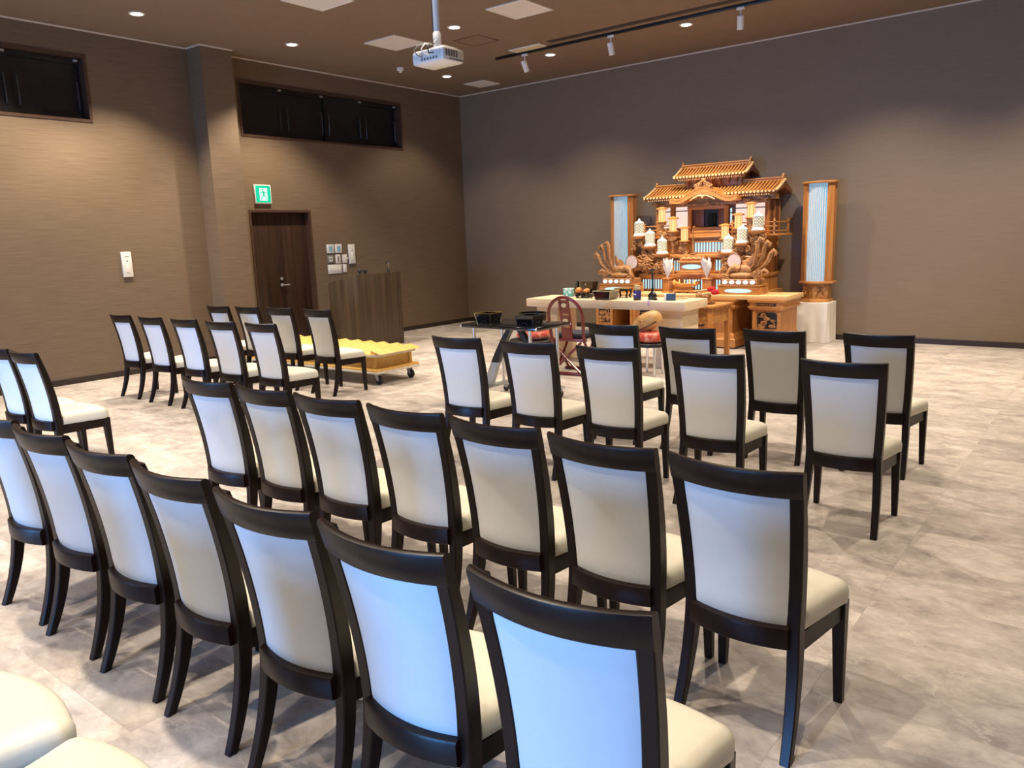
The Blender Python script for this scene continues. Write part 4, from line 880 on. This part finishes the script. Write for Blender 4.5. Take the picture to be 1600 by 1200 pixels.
def phoenix(x, y, z, s, label):
    """carved phoenix lamp; s = -1 tail to the left"""
    o = thing('phoenix_lamp', label, 'lamp', (x, y, z), 0, 'carved phoenix lamps')
    def m(p): return (s * p[0], p[1], p[2])
    def rg(i, zz): return [(-.30 + i, -.17 + i * .6, zz), (.30 - i, -.17 + i * .6, zz), (.30 - i, .17, zz), (-.30 + i, .17, zz)]
    MB().loft([rg(0, 0), rg(0, .10), rg(.012, .105), rg(.012, .112), rg(-.006, .118), rg(-.006, .135)]).build('base_box', 'alt', o, 20)
    q = [(.20 * math.cos(t) * (1 if abs(math.cos(t)) > .5 else 1), .055 + .030 * math.sin(t)) for t in [2 * PI * k / 24 for k in range(24)]]
    MB().prism(q, -.176, -.168, 'y').build('light_window', 'coolw', o, 0)
    MB().loft([rg(.045, .135), rg(.045, .205), rg(.06, .215)]).build('pearl_step', 'altd', o, 20)
    for k in range(5): MB().lathe([(.036, -.012), (.036, .0), (.030, .008)], (-.20 + .10 * k, -.150, .172), 18, 'y', 1.05, .8).build('pearl_light', 'pearl', o)
    # mound and body
    b = MB(); rings = []
    b.ball(m((-.02, 0, .255)), .15, (1.35, .75, .42), 18); b.ball(m((.02, -.01, .33)), .085, (1.4, .7, .95), 16)
    b.tube([m((-.04, -.02, .34)), m((-.12, -.03, .37)), m((-.17, -.04, .33)), m((-.19, -.05, .28)), m((-.22, -.05, .26)), m((-.245, -.05, .24))], [.07, .055, .04, .033, .036, .010], 10)
    b.build('body', 'altd', o, 60)
    c = MB()
    for k, (dx, dz) in enumerate(((-.24, .24), (-.19, .22), (.24, .25), (.20, .29), (.27, .30))): curl(c, s * dx, -.10, dz, .045, 1.4, .015, k, s, 14)
    c.build('wave_scroll', 'altd', o)
    for pts in ([(.06, .0, .30), (.16, -.01, .40), (.20, -.02, .55), (.215, -.01, .70), (.245, -.01, .77), (.285, -.01, .75), (.28, -.01, .71)],
                [(.09, .01, .30), (.22, .0, .40), (.28, -.01, .52), (.31, -.01, .66), (.35, -.01, .72), (.385, -.01, .69), (.372, -.01, .655)],
                [(.12, .0, .29), (.27, -.01, .36), (.36, -.02, .46), (.40, -.02, .56), (.44, -.02, .60), (.47, -.02, .57), (.455, -.02, .53)],
                [(.10, -.02, .27), (.24, -.03, .29), (.33, -.04, .33), (.37, -.05, .30), (.34, -.05, .27)]):
        fth = MB(); n = len(pts); fth.tube([m(p) for p in pts], [.015 + .019 * math.sin(PI * min(.95, (i + .4) / n)) for i in range(n)], 10, .55)
        fth.tube([m((p[0], p[1] - .022, p[2])) for p in pts], .008, 6); fth.build('tail_feather', 'altd', o, 60)
    for pts in ([(.02, .04, .36), (.10, .05, .46), (.13, .05, .56)], [(-.02, .05, .36), (.03, .06, .44), (.06, .06, .50)]):
        MB().tube([m(p) for p in pts], [.05, .045, .012], 10, .35).build('wing', 'altd', o, 60)
    dx = -.155
    MB().lathe([(.100, -.006), (.100, .010)], m((dx, .06, .455)), 32, 'y').build('moon_disc', 'moon', o); 
    MB().tube([(s * dx + .103 * math.cos(t), .062, .455 + .103 * math.sin(t)) for t in [2 * PI * k / 36 for k in range(37)]], .010, 6).build('disc_rim', 'altdk', o)
    MB().tube([m((-.155, .07, .35)), m((-.14, .07, .22))], .02, 8).build('disc_post', 'altd', o)
phoenix(4.28, -1.22, .75, -1, 'carved phoenix lamp with moon disc at the left of the counter'); phoenix(6.245, -1.22, .75, 1, 'carved phoenix lamp with moon disc at the right of the counter')

for x, l in ((5.075, 'white paper flower spray in the left pillar vase'), (5.705, 'white paper flower spray in the right pillar vase')):
    sd = 'left' if x < 5.4 else 'right'
    v = thing('pillar_vase', 'square wooden pillar stand holding the %s white paper spray' % sd, 'stand', (x, -1.22, .75), 0, 'pillar stands')
    MB().box((-.065, -.065, 0), (.065, .065, .025), .003).build('foot', 'alt', v); MB().box((-.05, -.05, .025), (.05, .05, .20), .003).build('shaft', 'altv', v); MB().box((-.062, -.062, .20), (.062, .062, .222), .003).build('cap', 'alt', v)
    o = thing('paper_flowers', l, 'flower', (x, -1.22, .972), 0, 'white paper sprays'); f = MB(); rnd = random.Random(int(x * 100))
    for k in range(34):
        a, q = rnd.uniform(0, 2 * PI), rnd.uniform(.02, .085); h = rnd.uniform(.18, .30)
        f.tube([(0, 0, 0), (q * .4 * math.cos(a), q * .4 * math.sin(a), h * .4), (q * .9 * math.cos(a), q * .9 * math.sin(a), h * .8), (q * 1.1 * math.cos(a), q * 1.1 * math.sin(a), h)], [.006, .018, .020, .003], 6, .3)
    f.build('petals', 'paper', o, 60); MB().tube([(0, 0, 0), (0, 0, .12)], .010, 6).build('stem', 'paper', o)

o = thing('offering_boat', 'boat-shaped carved wooden offering tray with gold knobs before the lit lattice', 'tray', (5.39, -1.25, .75))
b = MB(); rings = []
MB().box((-.17, -.06, .022), (.17, .06, .05), .005).build('plinth', 'alt', o)
for x in (-.13, 0, .13): MB().box((x - .03, -.065, 0), (x + .03, .065, .022), .004).build('foot', 'altdk', o)
MB().box((-.12, -.04, .05), (.12, .04, .085), .004).build('neck', 'altd', o)
n = 12
for k in range(n + 1): x = -.20 + .40 * k / n; u = abs(x) / .20; z0 = .085 + .045 * u ** 2.4; z1 = .135 + .045 * u ** 3; y = .09 - .03 * u; rings.append([(x, -y * .6, z0), (x, -y, z1), (x, y, z1), (x, y * .6, z0)])
b.loft(rings).build('hull', 'alt', o, 30)
for k in range(5): MB().lathe([(.012, .135), (.018, .15), (.006, .17), (.012, .185), (.002, .20)], (-.16 + .08 * k, -.05, 0), 10).build('knob', 'gold', o)
o = thing('scroll_altar', 'low wooden stand with oval blue light in the altar centre', 'stand', (5.42, -1.08, 1.012))
MB().box((-.24, -.07, .0), (.24, .07, .022), .004).build('foot_board', 'alt', o); MB().box((-.22, -.06, .022), (.22, .06, .06), .004).build('base', 'alt', o)
MB().box((-.19, -.05, .06), (.19, .05, .175)).build('body', 'altv', o, 0)
q = [(.155 * math.cos(t), .117 + .036 * math.sin(t)) for t in [2 * PI * k / 28 for k in range(28)]]; MB().prism(q, -.054, -.048, 'y').build('light_window', 'coolw', o, 0)
MB().box((-.22, -.075, .175), (.22, .06, .20), .005).build('top', 'alt', o); MB().box((-.20, -.03, .20), (.20, .0, .285), .004).build('back_board', 'alt', o)
g = MB(); [g.tube([(-.16 + .08 * k, -.036, .235), (-.13 + .08 * k, -.036, .25), (-.10 + .08 * k, -.036, .235)], .008, 6) for k in range(4)]; g.build('wave_carving', 'altl', o)
o = thing('staff', 'thin brown upright rod standing before the shrine stairs', 'rod', (5.345, -.92, 1.305)); MB().tube([(0, 0, 0), (0, 0, .37), (.012, -.01, .405), (.03, -.015, .41)], .011, 8).build('rod', 'altd', o); MB().box((-.035, -.035, 0), (.035, .0, .018), .003).build('foot', 'altd', o)

# ------------------------------------------------------------------ tall lanterns on cloth-covered stands
def tall_lantern(x, y, rz, side):
    st = thing('cloth_stand', 'white cloth-draped stand under the %s tall lantern' % side, 'stand', (x, y, 0), 0, 'cloth-draped stands'); rnd = random.Random(3)
    a, c, h = .225, .22, .575; rings = []
    for k in range(12):
        z = h * (1 - k / 11); ring = []; N = 96
        for i in range(N):
            t = 4 * i / N; e = int(t); u = t - e
            px, py = [(-a + 2 * a * u, -c), (a, -c + 2 * c * u), (a - 2 * a * u, c), (-a, c - 2 * c * u)][e]
            w_ = (k / 11) ** 1.1 * (.016 * math.sin(i * 2 * PI / 9.6 + 1.3 * e) + .020 * math.sin(i * 2 * PI / 27 + .6)) * (1 if py < c * .9 else .2); ln = math.hypot(px, py)
            px, py = px * (1 + w_ / ln), py * (1 + w_ / ln)
            if abs(u) < .07 or u > .93: px *= 1 - .02 + .05 * (k / 11); py *= 1 - .02 + .05 * (k / 11)
            ring.append((px, py, z + .004 * (k == 11) ))
        rings.append(ring)
    MB().loft([[(p[0] * .97, p[1] * .97, h + .004) for p in rings[0]]] + rings).build('cloth', 'cloth', st, 50)
    o = thing('tall_lantern', 'tall wooden lantern with blue-lit slatted front at the %s of the altar' % side, 'lantern', (x, y, .579), rz, 'tall altar lanterns')
    def seg(w, d, sag, n=12):
        return [(-w + 2 * w * k / n, -d - sag * (1 - (2 * k / n - 1) ** 2)) for k in range(n + 1)] + [(w, d * .8), (-w, d * .8)]
    MB().prism([(-.20, .12), (-.20, -.10), (-.05, -.19), (.08, -.19), (.20, -.10), (.20, .12)], 0, .045, 'z', .004).build('plinth', 'alt', o)
    MB().prism([(-.175, .10), (-.175, -.075), (-.0, -.165), (.175, -.075), (.175, .10)], .045, .265, 'z').build('base_box', 'altd', o, 20)
    MB().prism([(-.24, .12), (-.235, -.06), (-.12, -.17), (0, -.195), (.12, -.17), (.235, -.06), (.24, .12)], .265, .30, 'z', .006).build('flange', 'alt', o)
    for sx, mt in ((-1, 'gold'), (1, 'altdk')):
        an = math.atan2(-.09, .175) * -1 * (-1 if sx < 0 else 1); g = MB(); fx, fy = sx * .0875, -.120; tx, ty = (.889, -.457) if sx < 0 else (.889, .457); nx, ny = (-.457 * .01, -.889 * .01) if sx < 0 else (.457 * .01, -.889 * .01)
        def fp(u, v): return (fx + tx * u + nx, fy + ty * u + ny, .155 + v)
        g.tube([fp(-.045, -.055), fp(-.040, -.02), fp(-.02, .005), fp(0, .01), fp(.02, .005), fp(.040, -.02), fp(.045, -.055)], .006, 6); g.tube([fp(-.028, .045), fp(-.015, .058), fp(0, .062), fp(.015, .058), fp(.028, .045)], .007, 6); g.tube([fp(-.02, .02), fp(0, .028), fp(.02, .02)], .005, 6)
        g.build('crest', mt, o)
    arc = seg(.20, .06, .085)
    MB().prism(seg(.155, .05, .075), .30, 1.67, 'z').build('paper_screen', 'cool', o, 40)
    for s in (-1, 1): MB().prism([(s * .215, .06), (s * .215, -.055), (s * .15, -.105), (s * .13, -.095), (s * .13, .06)][::s], .30, 1.67, 'z', .003).build('upright', 'altv', o)
    g = MB(); n = 11
    for k in range(n): u = -1 + 2 * k / (n - 1); px, py = u * .128, -.056 - .080 * (1 - (u * .85) ** 2); g.box((px - .0055, py - .012, .30), (px + .0055, py, 1.67))
    g.build('slats', 'paper', o, 0)
    MB().prism(seg(.24, .07, .115, 16), 1.67, 1.70, 'z', .006).build('cap', 'alt', o)
    MB().box((-.16, .045, .30), (.16, .06, 1.67)).build('back_board', 'altv', o, 0)
tall_lantern(6.98, -.28, R(0), 'right'); tall_lantern(3.785, -.28, R(0), 'left')

# ------------------------------------------------------------------ lights: the hall's downlights, track spotlights, daylight through the glazed entrance
def light(kind, name, loc, e, col, **kw):
    d = bpy.data.lights.new(name, kind); d.energy = e; d.color = col
    for k, v in kw.items(): setattr(d, k, v)
    o = bpy.data.objects.new(name, d); COL.objects.link(o); o.location = loc; return o
WARM = (1., .85, .66)
for i, (x, y) in enumerate(DL):
    light('SPOT', 'downlight_beam', (x, y, HC - .03), (370 if x < 2 else 310) * PW.get(i, 1.), WARM, spot_size=R(108 if x < 2 else 116), spot_blend=.5 if x < 2 else .85, shadow_soft_size=.05)
for p in SP:
    l = light('SPOT', 'track_beam', p, 235, (1., .86, .68), spot_size=R(40), spot_blend=.5, shadow_soft_size=.03)
    l.rotation_euler = (TGT - p).to_track_quat('-Z', 'Y').to_euler()
for g0, g1 in GXS:
    l = light('AREA', 'entrance_daylight', ((g0 + g1) / 2, YR - .02, 1.2), 155, (.12, .41, 1.), shape='RECTANGLE', size=1.3, size_y=1.6, spread=R(120))
    l.rotation_euler = (R(90), 0, 0)
w = bpy.data.worlds.new('sky'); scene.world = w; w.use_nodes = True
nt_ = w.node_tree; bg = nt_.nodes['Background']; bg.inputs['Color'].default_value = (.45, .68, 1., 1); bg.inputs['Strength'].default_value = 1.2

# ------------------------------------------------------------------ camera
cam = bpy.data.cameras.new('camera'); co = bpy.data.objects.new('camera', cam); COL.objects.link(co)
cam.sensor_fit = 'HORIZONTAL'; cam.sensor_width = 36.; cam.lens = 1209.396 / 1600 * 36; cam.clip_start = .05
r_v, u_v, f_v = Vector((.78678389, .61623799, -.03495505)), Vector((-.08773841, .16771821, .9819229)), Vector((-.61096079, .76949421, -.18602573))
f_v = u_v.cross(r_v)
mt = Matrix((r_v, u_v, -f_v)).transposed().to_4x4(); f_chk = f_v
mt.translation = Vector((10.48766, -11.8843, 1.65)); co.matrix_world = mt
scene.camera = co
scene.view_settings.view_transform = 'Standard'; scene.view_settings.look = 'None'; scene.view_settings.gamma = 1.; scene.view_settings.use_curve_mapping = False
scene.view_settings.exposure = .12
